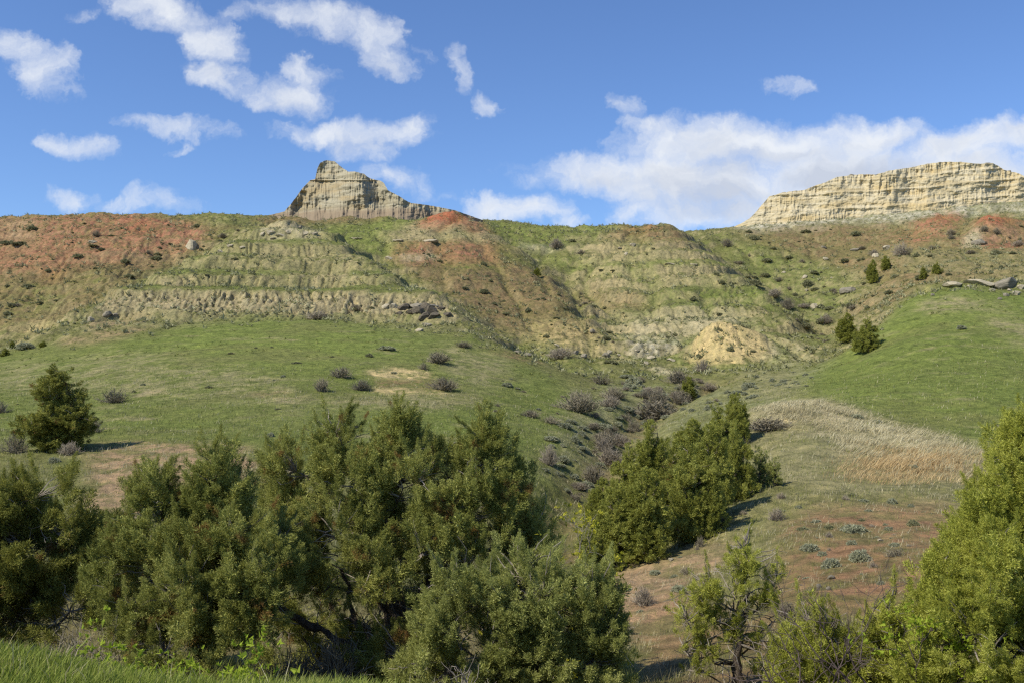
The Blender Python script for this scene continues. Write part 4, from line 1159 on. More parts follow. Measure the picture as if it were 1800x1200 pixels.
px_tree('juniper_tree', 'small open juniper with clear trunk and separate leafy tufts, below the red earth', 1300, 14.4,
        [(1306, 965, 10, 16), (1304, 995, 20, 16), (1243, 1035, 20, 16), (1228, 1062, 24, 14), (1290, 1038, 24, 14), (1362, 1030, 12, 16), (1345, 1052, 14, 12), (1210, 1090, 20, 16), (1255, 1092, 24, 13), (1310, 1078, 20, 12), (1368, 1085, 12, 20), (1200, 1135, 24, 14), (1245, 1142, 28, 12),
         (1335, 1128, 26, 11), (1222, 1185, 36, 14), (1350, 1180, 36, 14), (1290, 1110, 16, 10)],
        330, .23, (m_bark, m_jun_y, m_twig), 106, trunk_r=.055, stems=1, gap=.05, dead=110, lim=.05,
        branches=[(1303, 1200, 0, 1300, 1050, 0, .06)])
px_tree('juniper_tree', 'low ragged juniper mixed with bare stems, between the open juniper and the yellow green one', 1490, 13.2,
        [(1440, 1120, 30, 40), (1410, 1170, 50, 40), (1480, 1160, 50, 40), (1550, 1150, 45, 50), (1590, 1190, 50, 50), (1500, 1205, 80, 30), (1560, 1085, 22, 28)],
        720, .30, (m_bark, m_jun_y, m_twig), 107, trunk_r=.05, stems=3, gap=.12, dead=160)

# middle-distance junipers: four kinds built once, copied with their parts
def gen_tree(seed, wide, n, mats, spires=3, plen=.42):
    r = np.random.default_rng(seed); H = 4.0
    L_ = []
    for q in range(18):
        t_ = r.uniform(.10, .80); a = r.uniform(0, 6.28); w_ = wide * (1 - t_ * .9) ** .55 * r.uniform(.45, .85)
        rr = wide * r.uniform(.26, .42) * (1.1 - .6 * t_)
        L_.append((np.array([math.cos(a) * w_, math.sin(a) * w_, H * t_]), np.array([rr, rr, rr * 1.15])))
    for s in range(spires):
        a = r.uniform(0, 6.28); q = (0 if s == 0 else r.uniform(.35, .75) * wide)
        hx, hy, hh = math.cos(a) * q, math.sin(a) * q, H * (1 if s == 0 else r.uniform(.6, .88))
        for t_ in np.linspace(.12, .95, 7):
            rr = wide * (.50 if s == 0 else .36) * (1.04 - t_) ** .6 * r.uniform(.75, 1.2) + .10
            L_.append((np.array([hx + r.normal() * .15 * (1 - t_), hy + r.normal() * .15 * (1 - t_), hh * t_]), np.array([rr, rr, .36 * H * .3 + .12])))
    return juniper(None, L_, n, plen, mats, seed, trunk_r=.09, fine=False, stems=2, gap=.0, dead=20, upness=.9)


T_A = gen_tree(201, 1.25, 1500, (m_bark, m_jun_f, m_twig), 4)
T_B = gen_tree(202, 1.55, 1900, (m_bark, m_jun_f, m_twig), 5)
T_C = gen_tree(203, .95, 1000, (m_bark, m_jun_f, m_twig), 2)
T_D = gen_tree(204, 1.0, 420, (m_bark, m_jun_b, m_twig), 3)
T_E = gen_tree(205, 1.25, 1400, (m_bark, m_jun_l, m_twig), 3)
WID = {id(T_A): 1.25, id(T_B): 1.55, id(T_C): .95, id(T_D): 1.0, id(T_E): 1.25}


def far_tree(u, vb, vt, w, kind, label, rz=0, group=None, name='juniper_tree', lift=0):
    p = at(u, vb)
    if p is None: return
    s = p.y / F
    h = (vb - vt) * s
    return place_tree(name, label, (p.x, p.y, p.z - .1), kind, rz=rz, group=group, sc=(w * s / 2 / WID[id(kind)] * .82, w * s / 2 / WID[id(kind)] * .82, h / 4.15))


CL = 'juniper clump in the ravine'
far_tree(1078, 995, 850, 150, T_B, 'lowest wide juniper of the ravine clump, next to the bare pink earth', 1)
far_tree(1140, 978, 822, 140, T_A, 'dense juniper in the lower half of the ravine clump', 2)
far_tree(1148, 905, 742, 95, T_C, 'juniper with a tall tip on the sage side of the ravine clump', 3)
far_tree(1110, 900, 782, 100, T_B, 'small wide juniper at the sage side of the ravine clump', 4)
far_tree(1060, 935, 838, 80, T_A, 'low juniper at the sage side corner of the ravine clump', 2.2)
far_tree(1185, 900, 790, 110, T_E, 'dark olive juniper hemmed in at the centre of the ravine clump', 3.7)
far_tree(1210, 945, 775, 150, T_B, 'broad juniper in the middle of the ravine clump, above the green grass strip', 5)
far_tree(1255, 912, 745, 125, T_A, 'tall juniper on the knoll side of the ravine clump', 1.7)
far_tree(1290, 878, 748, 95, T_B, 'bushy juniper at the knoll edge of the ravine clump', .3)
far_tree(1218, 838, 735, 110, T_A, 'dark juniper in the upper half of the ravine clump', 2.6)
far_tree(1262, 820, 712, 90, T_B, 'juniper just below the highest one of the ravine clump', 5.2)
far_tree(1292, 782, 690, 72, T_A, 'highest standing juniper of the ravine clump, against the straw knoll', 4.4)
far_tree(1335, 856, 782, 48, T_D, 'thin grey green juniper standing apart beside the ravine clump', 2)
far_tree(1364, 852, 800, 40, T_D, 'smaller thin grey green juniper, outermost beside the ravine clump', 5)
far_tree(102, 792, 642, 150, T_E, 'lone dark conical juniper on the green slope with brown shrubs round it', .5)
far_tree(1212, 702, 660, 42, T_A, 'small lone juniper in the sage hollow at the head of the ravine', 1)
far_tree(1490, 600, 550, 50, T_A, 'upper of two touching junipers at the edge of the green meadow', 2.2)
far_tree(1524, 617, 558, 58, T_B, 'lower and fuller of two touching junipers at the edge of the green meadow', .9)
far_tree(1535, 498, 456, 28, T_A, 'taller of two junipers on the slope under the mesa', 2)
far_tree(1556, 475, 449, 26, T_A, 'shorter of two junipers on the slope under the mesa', 4)
far_tree(1624, 490, 467, 18, T_C, 'tiny narrow juniper above the meadow', 1)
far_tree(1648, 482, 460, 23, T_B, 'tiny round juniper above the meadow, next to the narrow one', 3)
far_tree(944, 485, 470, 18, T_A, 'small bright bush juniper on the spur below the red knob', 3)
far_tree(784, 369, 359, 15, T_A, 'single tiny dark juniper on the summit of the red knob', 3)
far_tree(76, 610, 598, 18, T_A, 'round dark green bush where the green slope meets the gully', 3)
far_tree(8, 625, 610, 22, T_B, 'dark green bush at the rim of the green slope, by the gully mouth', 1)
far_tree(22, 612, 598, 16, T_A, 'small upright green bush at the rim of the green slope', 2)

# ---------------------------------------------------------------- shrubs
m_bare = plain_mat('bare_shrub_stems', (.16, .135, .09), (.31, .27, .19), 2.5, 0)
m_bare_g = plain_mat('grey_shrub_stems', (.21, .175, .13), (.40, .34, .25), 2.5, 0)
m_sage = leaf_mat('sagebrush_leaves', (.19, .19, .11), (.33, .335, .205), (.45, .45, .31), translucent=.2)
m_scrub = leaf_mat('scrub_leaves', (.12, .12, .06), (.26, .26, .13), (.40, .38, .22), translucent=.2, patch=.05)
m_lime = leaf_mat('fresh_leaves', (.20, .27, .02), (.33, .42, .035), (.46, .54, .07), translucent=.45)
m_bud = leaf_mat('yellow_buds', (.35, .34, .02), (.48, .46, .04), (.55, .52, .08), translucent=.4)


def bare_proto(seed, mat, n=150, thick=.016, leafy=0):
    """unit dome of thin leafless stems"""
    r = np.random.default_rng(seed); S = []
    for i in range(n):
        a = r.uniform(0, 2 * math.pi); el = r.uniform(.15, 1.5)
        b0 = np.array([math.cos(a), math.sin(a), 0]) * r.uniform(0, .30)
        e = np.array([math.cos(a) * math.cos(el), math.sin(a) * math.cos(el), math.sin(el) * .95 + .05]) * r.uniform(.7, 1.05)
        p = wander(b0, e, 5, .14, r); S.append((p, np.linspace(thick, thick * .4, 5)))
        for _ in range(5):
            q = p[r.integers(1, 5)]; d = unit(e - b0 + r.normal(size=3) * .55)
            S.append((wander(q, q + d * r.uniform(.12, .35), 3, .1, r), np.array([thick * .6, thick * .45, thick * .25])))
    v, f = tubes(S, 3)
    return mesh_np('shrub', v, f, mat, smooth=False)


def leaf_tuft(r, n, L, w, el=(.2, 1.4)):
    T = []
    for _ in range(n):
        a = r.uniform(0, 6.283); e = r.uniform(*el)
        d = np.array([math.cos(a) * math.cos(e), math.sin(a) * math.cos(e), math.sin(e)])
        p = r.normal(size=3) * .25 * [1, 1, .5] + [0, 0, .2]; s = unit(np.cross(d, r.normal(size=3)))
        l = L * r.uniform(.6, 1.2)
        T.append([p - s * w / 2, p + s * w / 2, p + d * l])
    return np.array(T)


_r4 = np.random.default_rng(44)
TUFTS = [leaf_tuft(_r4, 16, .8, .30) for _ in range(5)]


def leafy_proto(seed, mat, n=170, size=.30):
    r = np.random.default_rng(seed)
    d = unit(r.normal(size=(n, 3))); d[:, 2] = np.abs(d[:, 2])
    lump = 1 + .35 * noise2(d[:, 0] * 2.2 + seed, d[:, 1] * 2.2 + d[:, 2], seed)
    pos = d * (r.uniform(.35, 1, n) ** .5 * lump)[:, None] * [.85, .85, .75]
    return tri_mesh('shrub', inst(TUFTS, pos, d + [0, 0, .4], size * r.uniform(.7, 1.3, n), r), mat)


BARE = [bare_proto(300 + k, (m_bare, m_bare, m_bare_g)[k % 3], n=(150, 90, 200, 120, 170)[k], thick=(.022, .018, .02, .026, .016)[k]) for k in range(5)]
BAREG = [bare_proto(310 + k, m_bare_g, thick=.018) for k in range(2)]
SAGE = [leafy_proto(320 + k, m_sage) for k in range(3)]
SCRUB = [leafy_proto(330 + k, m_scrub) for k in range(4)]
random.seed(21)


def shrub(u, v, w, h, meshes, label, group=None, name='bare_shrub'):
    """shrub w x h photo pixels, centred on (u, v)"""
    p = at(u, v + h * .42)
    if p is None: return
    s = p.y / F
    o = link(name, random.choice(meshes), None, (p.x, p.y, p.z - .04), (0, 0, random.uniform(0, 6)), (w * s / 2 * random.uniform(.85, 1.15), w * s / 2 * random.uniform(.7, 1.4), max(h * .8, w * .26) * s))
    o['label'] = label; o['category'] = 'shrub'
    if group: o['group'] = group
    return o


for a_ in (
    (200, 694, 72, 30, 'wide brown bare shrub just beside the lone dark conical juniper'),
    (0, 714, 36, 26, 'brown bare shrub uphill of the lone conical juniper, cut by the frame'),
    (26, 776, 66, 44, 'grey brown bare shrub at the foot of the lone conical juniper'),
    (122, 788, 52, 28, 'low brown bare shrub before the lone conical juniper'),
    (165, 745, 40, 34, 'dark bare shrub in the shadow of the lone conical juniper'),
    (565, 676, 42, 26, 'round purple brown shrub alone on the green slope below the banded hill'),
    (600, 654, 42, 22, 'upper one of two purple brown shrubs on the smooth green slope'),
    (636, 676, 44, 22, 'brown shrub at the edge of the yellow clay scar'),
    (780, 674, 68, 26, 'dark brown shrub at the uphill end of the yellow clay scar'),
    (770, 628, 54, 22, 'brown bare shrub above the yellow clay scar'),
    (745, 642, 26, 16, 'small brown shrub between the yellow clay scar and the shrub above it'),
    (815, 605, 40, 12, 'flat dark shrub near the top of the green slope'),
    (560, 556, 50, 11, 'flat grey shrub at the lip of the green slope under the bare band'),
    (624, 541, 24, 14, 'dim shrub against the long bare band'),
    (985, 620, 60, 22, 'long purple brown thicket in the gully mouth below the red slope'),
    (1017, 706, 66, 42, 'big round purple brown shrub beside the sage hollow'),
    (932, 726, 42, 15, 'low brown shrub on the green slope, uphill end of a pair'),
    (967, 736, 48, 16, 'low brown shrub on the green slope, downhill end of a pair'),
    (1060, 771, 56, 28, 'rounded brown shrub above a long grey thicket'),
    (1072, 802, 66, 34, 'long grey brown thicket between the sage and the ravine clump'),
    (1042, 748, 40, 14, 'dull green brown low shrub above the rounded brown one'),
    (1150, 720, 100, 36, 'wide purple brown thicket in the sage hollow'),
    (1055, 666, 48, 20, 'brown shrub at the top of the sage hollow'),
    (1135, 692, 44, 18, 'small brown shrub between sagebrush in the hollow'),
    (1104, 732, 24, 18, 'dark round shrub low in the sage hollow'),
    (1246, 678, 36, 16, 'grey shrub next to the small lone juniper of the hollow'),
    (1235, 642, 40, 26, 'bare grey shrub at the foot of the yellow mound'),
    (1350, 745, 78, 24, 'purple brown shrub on the crest of the straw knoll'),
    (1310, 772, 26, 18, 'small brown shrub behind the top of the ravine clump'),
    (965, 800, 30, 40, 'upright black stemmed bare shrub on the sage slope'),
    (1130, 1045, 52, 36, 'grey bare shrub on the pink earth near the low grey green juniper'),
    (1355, 1000, 46, 40, 'round grey brown shrub behind the small open juniper'),
    (1270, 915, 34, 30, 'pale bare shrub on the grassy edge below the ravine clump'),
    (1365, 902, 42, 26, 'grey shrub at the upper edge of the red earth'),
    (1232, 950, 26, 24, 'pale twiggy shrub beside the pink earth scar'),
    (1205, 1000, 32, 18, 'small brown shrub on the pink earth scar'),
    (1100, 1100, 40, 30, 'low grey shrub at the foot of the pink earth scar'),
    (1575, 968, 60, 18, 'flat brown shrub across the red earth'),
    (1385, 1070, 60, 34, 'low grey brown shrub at the foot of the red earth'),
    (978, 428, 28, 20, 'reddish brown shrub on the saddle beside the cream ledge'),
    (1022, 443, 22, 10, 'low dark shrub on the saddle, past the cream ledge'),
    (1585, 438, 32, 26, 'tallest grey bare shrub on the slope under the mesa'),
    (1537, 444, 24, 12, 'dark shrub before the tallest grey one under the mesa'),
    (1278, 427, 28, 16, 'dark grey shrub where the long slope meets the skyline dip'),
    (1638, 435, 24, 9, 'low shrub under the first red mound'),
    (1706, 443, 22, 8, 'low shrub below the second red mound'),
    (1790, 428, 24, 12, 'dark shrub on the foot of the second red mound'),
    (1672, 408, 20, 12, 'dark shrub in the fold between the two red mounds'),
    (1362, 515, 32, 18, 'dark thicket in the gully behind the middle hill'),
    (1384, 533, 28, 22, 'lower dark thicket in the gully behind the middle hill'),
    (1412, 538, 30, 9, 'flat shrub across the gully behind the middle hill'),
    (1452, 560, 36, 20, 'purple grey thicket uphill of the two touching junipers'),
    (1500, 540, 26, 10, 'low brown shrub above the two touching junipers'),
):
    shrub(*a_[:4], BARE if 'grey' not in a_[4] or 'brown' in a_[4] else BAREG, a_[4])
for a_ in (
    (1462, 986, 34, 26, 'silver green sagebrush on the red earth, lower of a pair'),
    (1512, 972, 36, 30, 'silver green sagebrush on the red earth, taller of a pair'),
    (1500, 925, 40, 18, 'flat silvery sagebrush at the top of the red earth'),
    (1424, 958, 32, 18, 'dim grey sagebrush on the red earth, nearest the grass'),
    (1605, 818, 20, 12, 'small silver sagebrush in the rust coloured grass'),
    (1505, 730, 30, 8, 'low silver sagebrush at the edge of meadow and straw grass'),
    (1540, 738, 18, 6, 'tiny silver sagebrush on the meadow edge'),
    (476, 762, 12, 12, 'single pale sagebrush on the shaded green slope'),
    (95, 806, 20, 14, 'blue green sagebrush by the low brown shrub under the conical juniper'),
    (680, 610, 26, 10, 'pale sagebrush high on the green slope'),
    (45, 606, 34, 14, 'grey sagebrush at the rim where the slope meets the gully'),
    (1690, 574, 22, 10, 'pale grey shrub in the dry patch of the meadow'),
    (1195, 1020 + 10, 26, 16, 'dull sagebrush on the lower pink earth'),
):
    shrub(*a_[:4], SAGE, a_[4], name='sagebrush')


def inside(u, v, poly):
    c = False
    for (x0, y0), (x1, y1) in zip(poly, poly[1:] + poly[:1]):
        if (y0 > v) != (y1 > v) and u < (x1 - x0) * (v - y0) / (y1 - y0) + x0: c = not c
    return c


def scatter(n, poly, wmin, wmax, asp, meshes, label, group, name, seed):
    random.seed(seed)
    us = [p[0] for p in poly]; vs = [p[1] for p in poly]; k = 0
    while k < n:
        u, v = random.uniform(min(us), max(us)), random.uniform(min(vs), max(vs))
        if not inside(u, v, poly) or (asp < .57 and float(fbm(np.array([u / 38.]), np.array([v / 20.]), seed, 2)[0]) < random.uniform(-.15, .25)): continue
        w = wmin + (wmax - wmin) * random.random() ** 2.2
        shrub(u, v, w, w * asp * random.uniform(.5, 1.3), meshes, label, group, name); k += 1


scatter(60, [(0, 395), (140, 380), (340, 392), (430, 400), (330, 455), (210, 500), (60, 550), (0, 560)], 5, 21, .55, SCRUB + BARE[:1], 'small dark shrub dotted over the red clinker slope', 'shrubs on the red slope', 'scrub_bush', 1)
scatter(46, [(700, 440), (880, 440), (1000, 520), (1050, 600), (960, 620), (860, 570), (780, 500)], 4, 15, .55, SCRUB, 'small dark shrub dotted over the slope below the red knob', 'shrubs below the red knob', 'scrub_bush', 2)
scatter(42, [(860, 400), (1000, 398), (1200, 402), (1240, 440), (1400, 550), (1380, 640), (1100, 640), (1000, 480)], 4, 15, .55, SCRUB, 'small dark shrub dotted over the middle hill', 'shrubs on the middle hill', 'scrub_bush', 3)
scatter(95, [(1240, 415), (1400, 395), (1800, 385), (1800, 490), (1620, 490), (1500, 560), (1440, 590), (1330, 500)], 4, 19, .6, SCRUB + BARE[:1], 'small dark shrub dotted over the long slope below the mesa', 'shrubs below the mesa', 'scrub_bush', 4)
scatter(14, [(400, 420), (560, 410), (700, 495), (780, 560), (500, 560), (200, 550)], 4, 12, .5, SCRUB, 'small dark shrub dotted over the banded hill', 'shrubs on the banded hill', 'scrub_bush', 5)
scatter(30, [(1230, 655), (1265, 665), (1170, 715), (1115, 750), (1060, 830), (1000, 900), (975, 880), (1040, 790), (1090, 725)], 16, 50, .58, BARE + BAREG[:1], 'brown brush crowding the wash that runs down to the ravine clump', 'brush along the wash', 'bare_shrub', 15)
scatter(34, [(1000, 700), (1060, 660), (1120, 650), (1260, 660), (1300, 700), (1200, 745), (1100, 760), (1020, 780)], 14, 46, .5, BARE + BAREG, 'low brown thicket among the sagebrush of the hollow', 'thickets in the hollow', 'bare_shrub', 16)
scatter(26, [(990, 480), (1010, 480), (1075, 590), (1090, 640), (1060, 640), (1030, 560)], 7, 20, .5, BARE + SCRUB, 'brush lining the gully between the red knob spur and the middle hill', 'brush in the middle gully', 'low_bush', 17)
scatter(26, [(1240, 430), (1260, 430), (1420, 550), (1480, 610), (1450, 620), (1390, 550)], 7, 22, .5, BARE + SCRUB, 'brush lining the gully behind the middle hill', 'brush in the far gully', 'low_bush', 18)
scatter(100, [(1000, 730), (1060, 668), (1120, 655), (1250, 680), (1330, 660), (1340, 690), (1250, 720), (1140, 750), (1040, 860), (950, 870), (940, 800)], 10, 28, .55, SAGE, 'silver green sagebrush filling the hollow at the head of the ravine', 'sagebrush in the hollow', 'sagebrush', 6)
scatter(26, [(0, 650), (300, 600), (620, 600), (840, 640), (840, 700), (560, 730), (300, 760), (0, 740)], 5, 18, .5, SAGE + SCRUB, 'small low bush dotted over the smooth green slope', 'bushes on the green slope', 'low_bush', 27)
scatter(24, [(1330, 650), (1440, 640), (1420, 680), (1340, 690)], 6, 16, .5, SAGE, 'pale sagebrush at the near corner of the green meadow', 'sagebrush by the meadow corner', 'sagebrush', 7)
scatter(16, [(1040, 1020), (1180, 960), (1330, 860), (1420, 860), (1400, 960), (1240, 1060), (1120, 1120)], 8, 22, .6, SAGE + BAREG, 'small grey bush dotted over the slope under the ravine clump', 'bushes under the ravine clump', 'low_bush', 8)
scatter(20, [(850, 620), (990, 660), (1000, 800), (900, 790), (860, 700)], 6, 18, .5, SAGE[:2] + BARE[:1], 'small bush dotted over the green spur beside the gully', 'bushes on the green spur', 'low_bush', 9)
scatter(44, [(1400, 860), (1700, 880), (1620, 1020), (1400, 1040)], 8, 22, .6, SAGE + BAREG + SCRUB[:1], 'small bush dotted over the red earth slope', 'bushes on the red earth', 'low_bush', 10)

# dead and leafless undergrowth below the near junipers
random.seed(77)
for k, (u, Y, w) in enumerate(((130, 14.5, .9), (215, 14.4, .8), (520, 15.2, .7), (590, 15.0, .8), (650, 15.4, .7), (10, 14.2, .7), (680, 17, 1.0))):
    a, _ = ray(u, 1100)
    o = link('bare_shrub', random.choice(BAREG + BARE), None, (a * Y, Y, float(ground(a * Y, Y)) - .05), (0, 0, random.uniform(0, 6)), (w * .8, w * .8, w * 1.1))
    o['label'] = 'grey leafless bush tangled under the big junipers'; o['category'] = 'shrub'; o['group'] = 'dead bushes under the junipers'


def branchy(seed, H, mat, leaf=None, spread=.6, n0=5, depth=4, r0=.022, nleaf=0, lsize=.05):
    """leafless shrub with forking stems -> (stems mesh, leaves mesh or None)"""
    r = np.random.default_rng(seed); S = []; tips = []

    def grow(p, d, L, rad, lev):
        e = p + d * L
        pts = wander(p, e, 6, .12, r); S.append((pts, np.linspace(rad, rad * .6, 6)))
        if lev >= depth: tips.append(e); return
        for _ in range(r.integers(2, 4)):
            q = pts[r.integers(2, 6)]
            grow(q, unit(d + r.normal(size=3) * spread + [0, 0, .12]), L * r.uniform(.5, .8), rad * .6, lev + 1)
        tips.append(q)
    for _ in range(n0):
        grow(np.array([r.normal() * .08, r.normal() * .08, -.1]), unit(np.array([r.normal() * .55, r.normal() * .45, 1.2])), H * .42 * r.uniform(.8, 1.15), r0, 0)
    v, f = tubes(S, 4)
    sm = mesh_np('stems', v, f, mat)
    lm = None
    if leaf:
        tp = np.array(tips)[r.integers(0, len(tips), nleaf)] + r.normal(size=(nleaf, 3)) * .06
        lm = tri_mesh('leaves', inst([leaf_tuft(_r4, 5, 1.0, .5)], tp, unit(r.normal(size=(nleaf, 3)) + [0, 0, .6]), lsize * r.uniform(.6, 1.3, nleaf), r), leaf)
    return sm, lm


def place_branchy(u, Y, label, name, meshes, rz=0, sc=1):
    a, _ = ray(u, 1100)
    o = link(name, None, None, (a * Y, Y, float(ground(a * Y, Y))), (0, 0, rz), (sc, sc, sc))
    o['label'] = label; o['category'] = 'shrub'
    for nm, me in zip(('stems', 'leaves'), meshes):
        if me: link(nm, me, o)


place_branchy(1425, 12.2, 'tall leafless grey shrub between the open juniper and the big yellow green one', 'leafless_shrub', branchy(401, 2.2, m_twig_dark, depth=4, n0=4, r0=.013))
place_branchy(1550, 12.0, 'leafless shrub with dark stems touching the big yellow green juniper', 'leafless_shrub', branchy(402, 2.1, m_twig_dark, depth=4, n0=3, r0=.013))
place_branchy(985, 15.2, 'slender shrub with bare arching branches and yellow buds behind the grey green juniper', 'budding_shrub', branchy(403, 3.0, m_twig, m_bud, .65, 5, 4, .022, 420, .07))
place_branchy(935, 16.8, 'small yellow budded shrub showing at the shoulder of the three topped juniper', 'budding_shrub', branchy(404, 3.7, m_twig, m_bud, .45, 3, 4, .02, 520, .07))
place_branchy(215, 14.2, 'pale dead shrub with tangled bare twigs at the grass verge', 'dead_shrub', branchy(405, 1.9, m_twig, depth=4, n0=4, r0=.014))
place_branchy(835, 12.4, 'pale dead branches poking out under the grey green juniper', 'dead_shrub', branchy(406, 1.2, m_twig, depth=3, n0=4))
place_branchy(1620, 11.6, 'thin yellow green leafy shrub growing into the big yellow green juniper', 'leafy_shrub', branchy(407, 1.6, m_twig_dark, m_lime, .6, 4, 3, .015, 260, .06))
for (u, Y, H, n_, sd_, lb) in ((245, 7.2, .80, 420, 411, 'bright green leafy seedling at the grass verge, the bigger one'), (405, 6.9, .80, 300, 412, 'bright green seedling standing at the low end of the grass verge'),
                               (155, 7.4, .58, 150, 413, 'small bright green seedling at the grass verge near the dark olive juniper'), (470, 6.9, .62, 110, 414, 'tiny bright green seedling past the low end of the grass verge'),
                               (650, 9.0, .5, 130, 415, 'fresh green sprout under the three topped juniper')):
    place_branchy(u, Y, lb, 'seedling', branchy(sd_, H, m_twig_dark, m_lime, .7, 6, 2, .004, int(n_ * 1.5), .042))

# ---------------------------------------------------------------- ground cover nobody could count
def sample(n, a0, a1, y0, y1, seed):
    r = np.random.default_rng(seed)
    a = r.uniform(a0, a1, n); l = r.uniform(math.log(y0), math.log(y1), n); y = np.exp(l)
    return r, a * y, y


def pick_grid(G, x, y):
    j = np.clip(np.searchsorted(AX, x / y), 0, len(AX) - 1); i = np.clip(np.searchsorted(LY, np.log(y)), 0, len(LY) - 1)
    return G[i, j]


def blades(name, x, y, r, h, w, lean, mat, curve=.35, k=1):
    if y.min() > 10: w = w * np.clip(y / 60, .25, 1.2); h = h * np.clip(.55 + y / 110, .5, 1.1)
    """curved grass blades (two triangles each)"""
    z = ground(x, y)
    n = len(x); a = r.uniform(0, 6.283, n)
    hh = h * r.uniform(.45, 1.3, n) * (1 + .8 * fbm(x / 1.3, y / 1.3, 91, 3))
    base = np.stack([x, y, z - .01], -1)
    side = np.stack([np.cos(a), np.sin(a), 0 * a], -1) * (np.broadcast_to(w, (n,)) / 2)[:, None]
    tilt = np.stack([r.normal(0, .28, n) + lean * (1 + 1.2 * noise2(x / 3, y / 3, 90)), r.normal(0, .28, n), np.ones(n)], -1)
    mid = base + tilt * (hh * .55)[:, None]
    tip = base + tilt * hh[:, None] + np.stack([np.full(n, lean) + r.normal(0, .3, n), r.normal(0, .3, n), -.35 * np.ones(n)], -1) * (hh * curve)[:, None]
    V = np.stack([base - side, base + side, mid + side * .7, mid - side * .7, tip], 1).reshape(-1, 3)
    o = np.arange(n) * 5
    q = np.stack([o, o + 1, o + 2, o + 3], -1); t = np.stack([o + 3, o + 2, o + 4], -1)
    return tag(link(name, mesh_np(name, V, [q, t], mat)), kind='stuff')


m_blade = leaf_mat('verge_grass', (.15, .19, .03), (.25, .31, .05), (.42, .43, .12), translucent=.4, patch=.6)
m_blade2 = leaf_mat('slope_grass', (.14, .16, .04), (.22, .24, .06), (.34, .33, .11), translucent=.3, patch=.25)
m_dry = leaf_mat('dry_grass', (.30, .26, .14), (.50, .44, .26), (.64, .58, .38), translucent=.3, patch=.3)
m_rust = leaf_mat('rust_grass', (.32, .21, .09), (.48, .34, .16), (.62, .48, .25), translucent=.3, patch=.3)

r, x, y = sample(46000, -.62, -.08, 4.6, 8.2, 501)
o = blades('verge_grass', x, y, r, .12, .008, .10, m_blade)
r, x, y = sample(1000, -.62, -.05, 5.4, 8.0, 502)
blades('verge_dry_grass', x, y, r, .17, .005, .03, m_dry, curve=.4)
# undergrowth below the near junipers
r, x, y = sample(26000, -.62, .12, 9, 19, 503)
blades('undergrowth_grass', x, y, r, .34, .014, .05, m_blade2)
r, x, y = sample(14000, -.62, .20, 9.5, 19, 504)
m_litter = leaf_mat('old_grass', (.10, .085, .045), (.17, .15, .08), (.26, .23, .13), translucent=.2, patch=.5)
blades('undergrowth_dry_grass', x, y, r, .26, .006, .08, m_litter, curve=.5)

# slopes between the junipers and the hills: tufts follow the soil under them
r, x, y = sample(150000, -.62, .62, 14, 88, 505)
c = pick_grid(col_, x, y); g = c[:, 1] / np.maximum(c[:, 0], 1e-3)
den = .45 + .55 * (fbm(x / 2.5, y / 2.5, 71, 3) > -.05)
kg = (r.random(len(x)) < np.clip((g - .72) * 2.2, .06, 1) * den)
blades('slope_grass', x[kg], y[kg], r, .17, .030, .12, m_blade2)
r, x, y = sample(90000, -.62, .62, 14, 88, 506)
c = pick_grid(col_, x, y); g = c[:, 1] / np.maximum(c[:, 0], 1e-3)
kd = (r.random(len(x)) < np.clip(.75 - np.abs(g - .92) * 2.0, .10, 1) * (fbm(x / 3, y / 3, 72, 3) > -.1))
blades('slope_dry_grass', x[kd], y[kd], r, .20, .026, .15, m_dry)
m_st = poly_mask([(1310, 728), (1370, 704), (1460, 706), (1540, 742), (1660, 772), (1740, 798), (1720, 828), (1600, 830), (1500, 800), (1420, 745), (1340, 742)], 6, .016, 3)
m_ru = poly_mask([(1490, 822), (1560, 796), (1690, 802), (1720, 822), (1640, 838), (1520, 838)], 16, .03, 3)
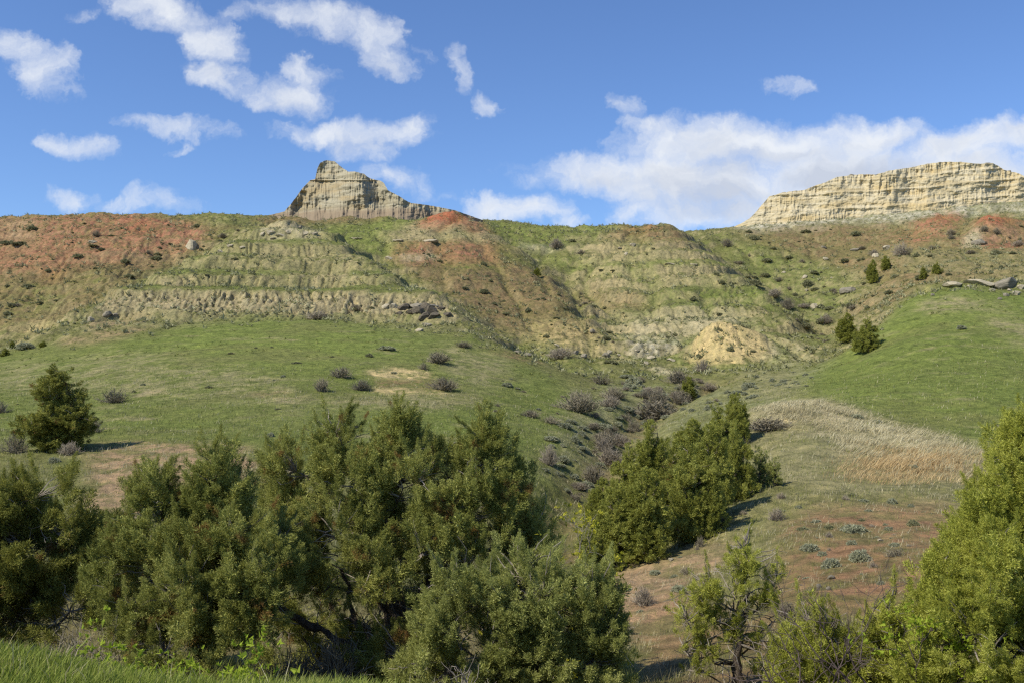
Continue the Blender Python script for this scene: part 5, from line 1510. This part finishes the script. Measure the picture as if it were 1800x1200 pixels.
r, x, y = sample(120000, .20, .50, 38, 72, 507)
p_ = pick_grid(m_st, x, y); q_ = pick_grid(m_ru, x, y)
ks = r.random(len(x)) < p_ * (1 - .7 * q_) * np.clip(.30 + 1.6 * fbm(x / 2.5, y / 2.5, 75, 4, .6), .04, .85)
blades('straw_grass', x[ks], y[ks], r, .30, .028, .6, m_dry, curve=.6)
kr = r.random(len(x)) < q_ * np.clip(.4 + 1.4 * fbm(x / 2, y / 2, 76, 4, .6), .05, .9)
blades('rust_grass', x[kr], y[kr], r, .34, .03, .5, m_rust, curve=.5)

# scrub, grass clumps on the hills
hill_mask = (1 - m_meadow) * far
r, x, y = sample(110000, -.56, .56, 98, 262, 508)
nn = fbm(x / 6, y / 6, 73, 3); hm = pick_grid(hill_mask, x, y); cc = pick_grid(col_, x, y)
top_ = pick_grid(poly_mask([(840, 384), (960, 397), (1100, 390), (1200, 398), (1260, 412), (1200, 404), (1050, 410), (990, 425), (880, 412)], 6), x, y)
kk = r.random(len(x)) < hm * np.clip(.10 + .45 * (nn > .12) + .9 * top_, 0, 1) * .55
x, y = x[kk], y[kk]
pos = np.stack([x, y, ground(x, y) - .05], -1)
V = inst([t_[:9] for t_ in TUFTS], pos, np.tile([0., 0, 1.], (len(x), 1)) + r.normal(size=(len(x), 3)) * .2, r.uniform(.12, .85, len(x)) ** 1.7, r)
tag(link('low_scrub', tri_mesh('low_scrub', V, m_scrub)), kind='stuff')
r, x, y = sample(120000, -.56, .56, 92, 262, 509)
nn = fbm(x / 4, y / 4, 74, 3); hm = pick_grid(hill_mask, x, y)
kk = r.random(len(x)) < np.clip(.25 + nn, 0.05, 1) * (.12 + .6 * hm)
x, y = x[kk], y[kk]
pos = np.stack([x, y, ground(x, y) - .03], -1)
V = inst([t_[:6] for t_ in TUFTS], pos, np.tile([0., 0, 1.], (len(x), 1)) + r.normal(size=(len(x), 3)) * .2, r.uniform(.12, .34, len(x)), r)
tag(link('hill_grass', tri_mesh('hill_grass', V, m_blade2)), kind='stuff')
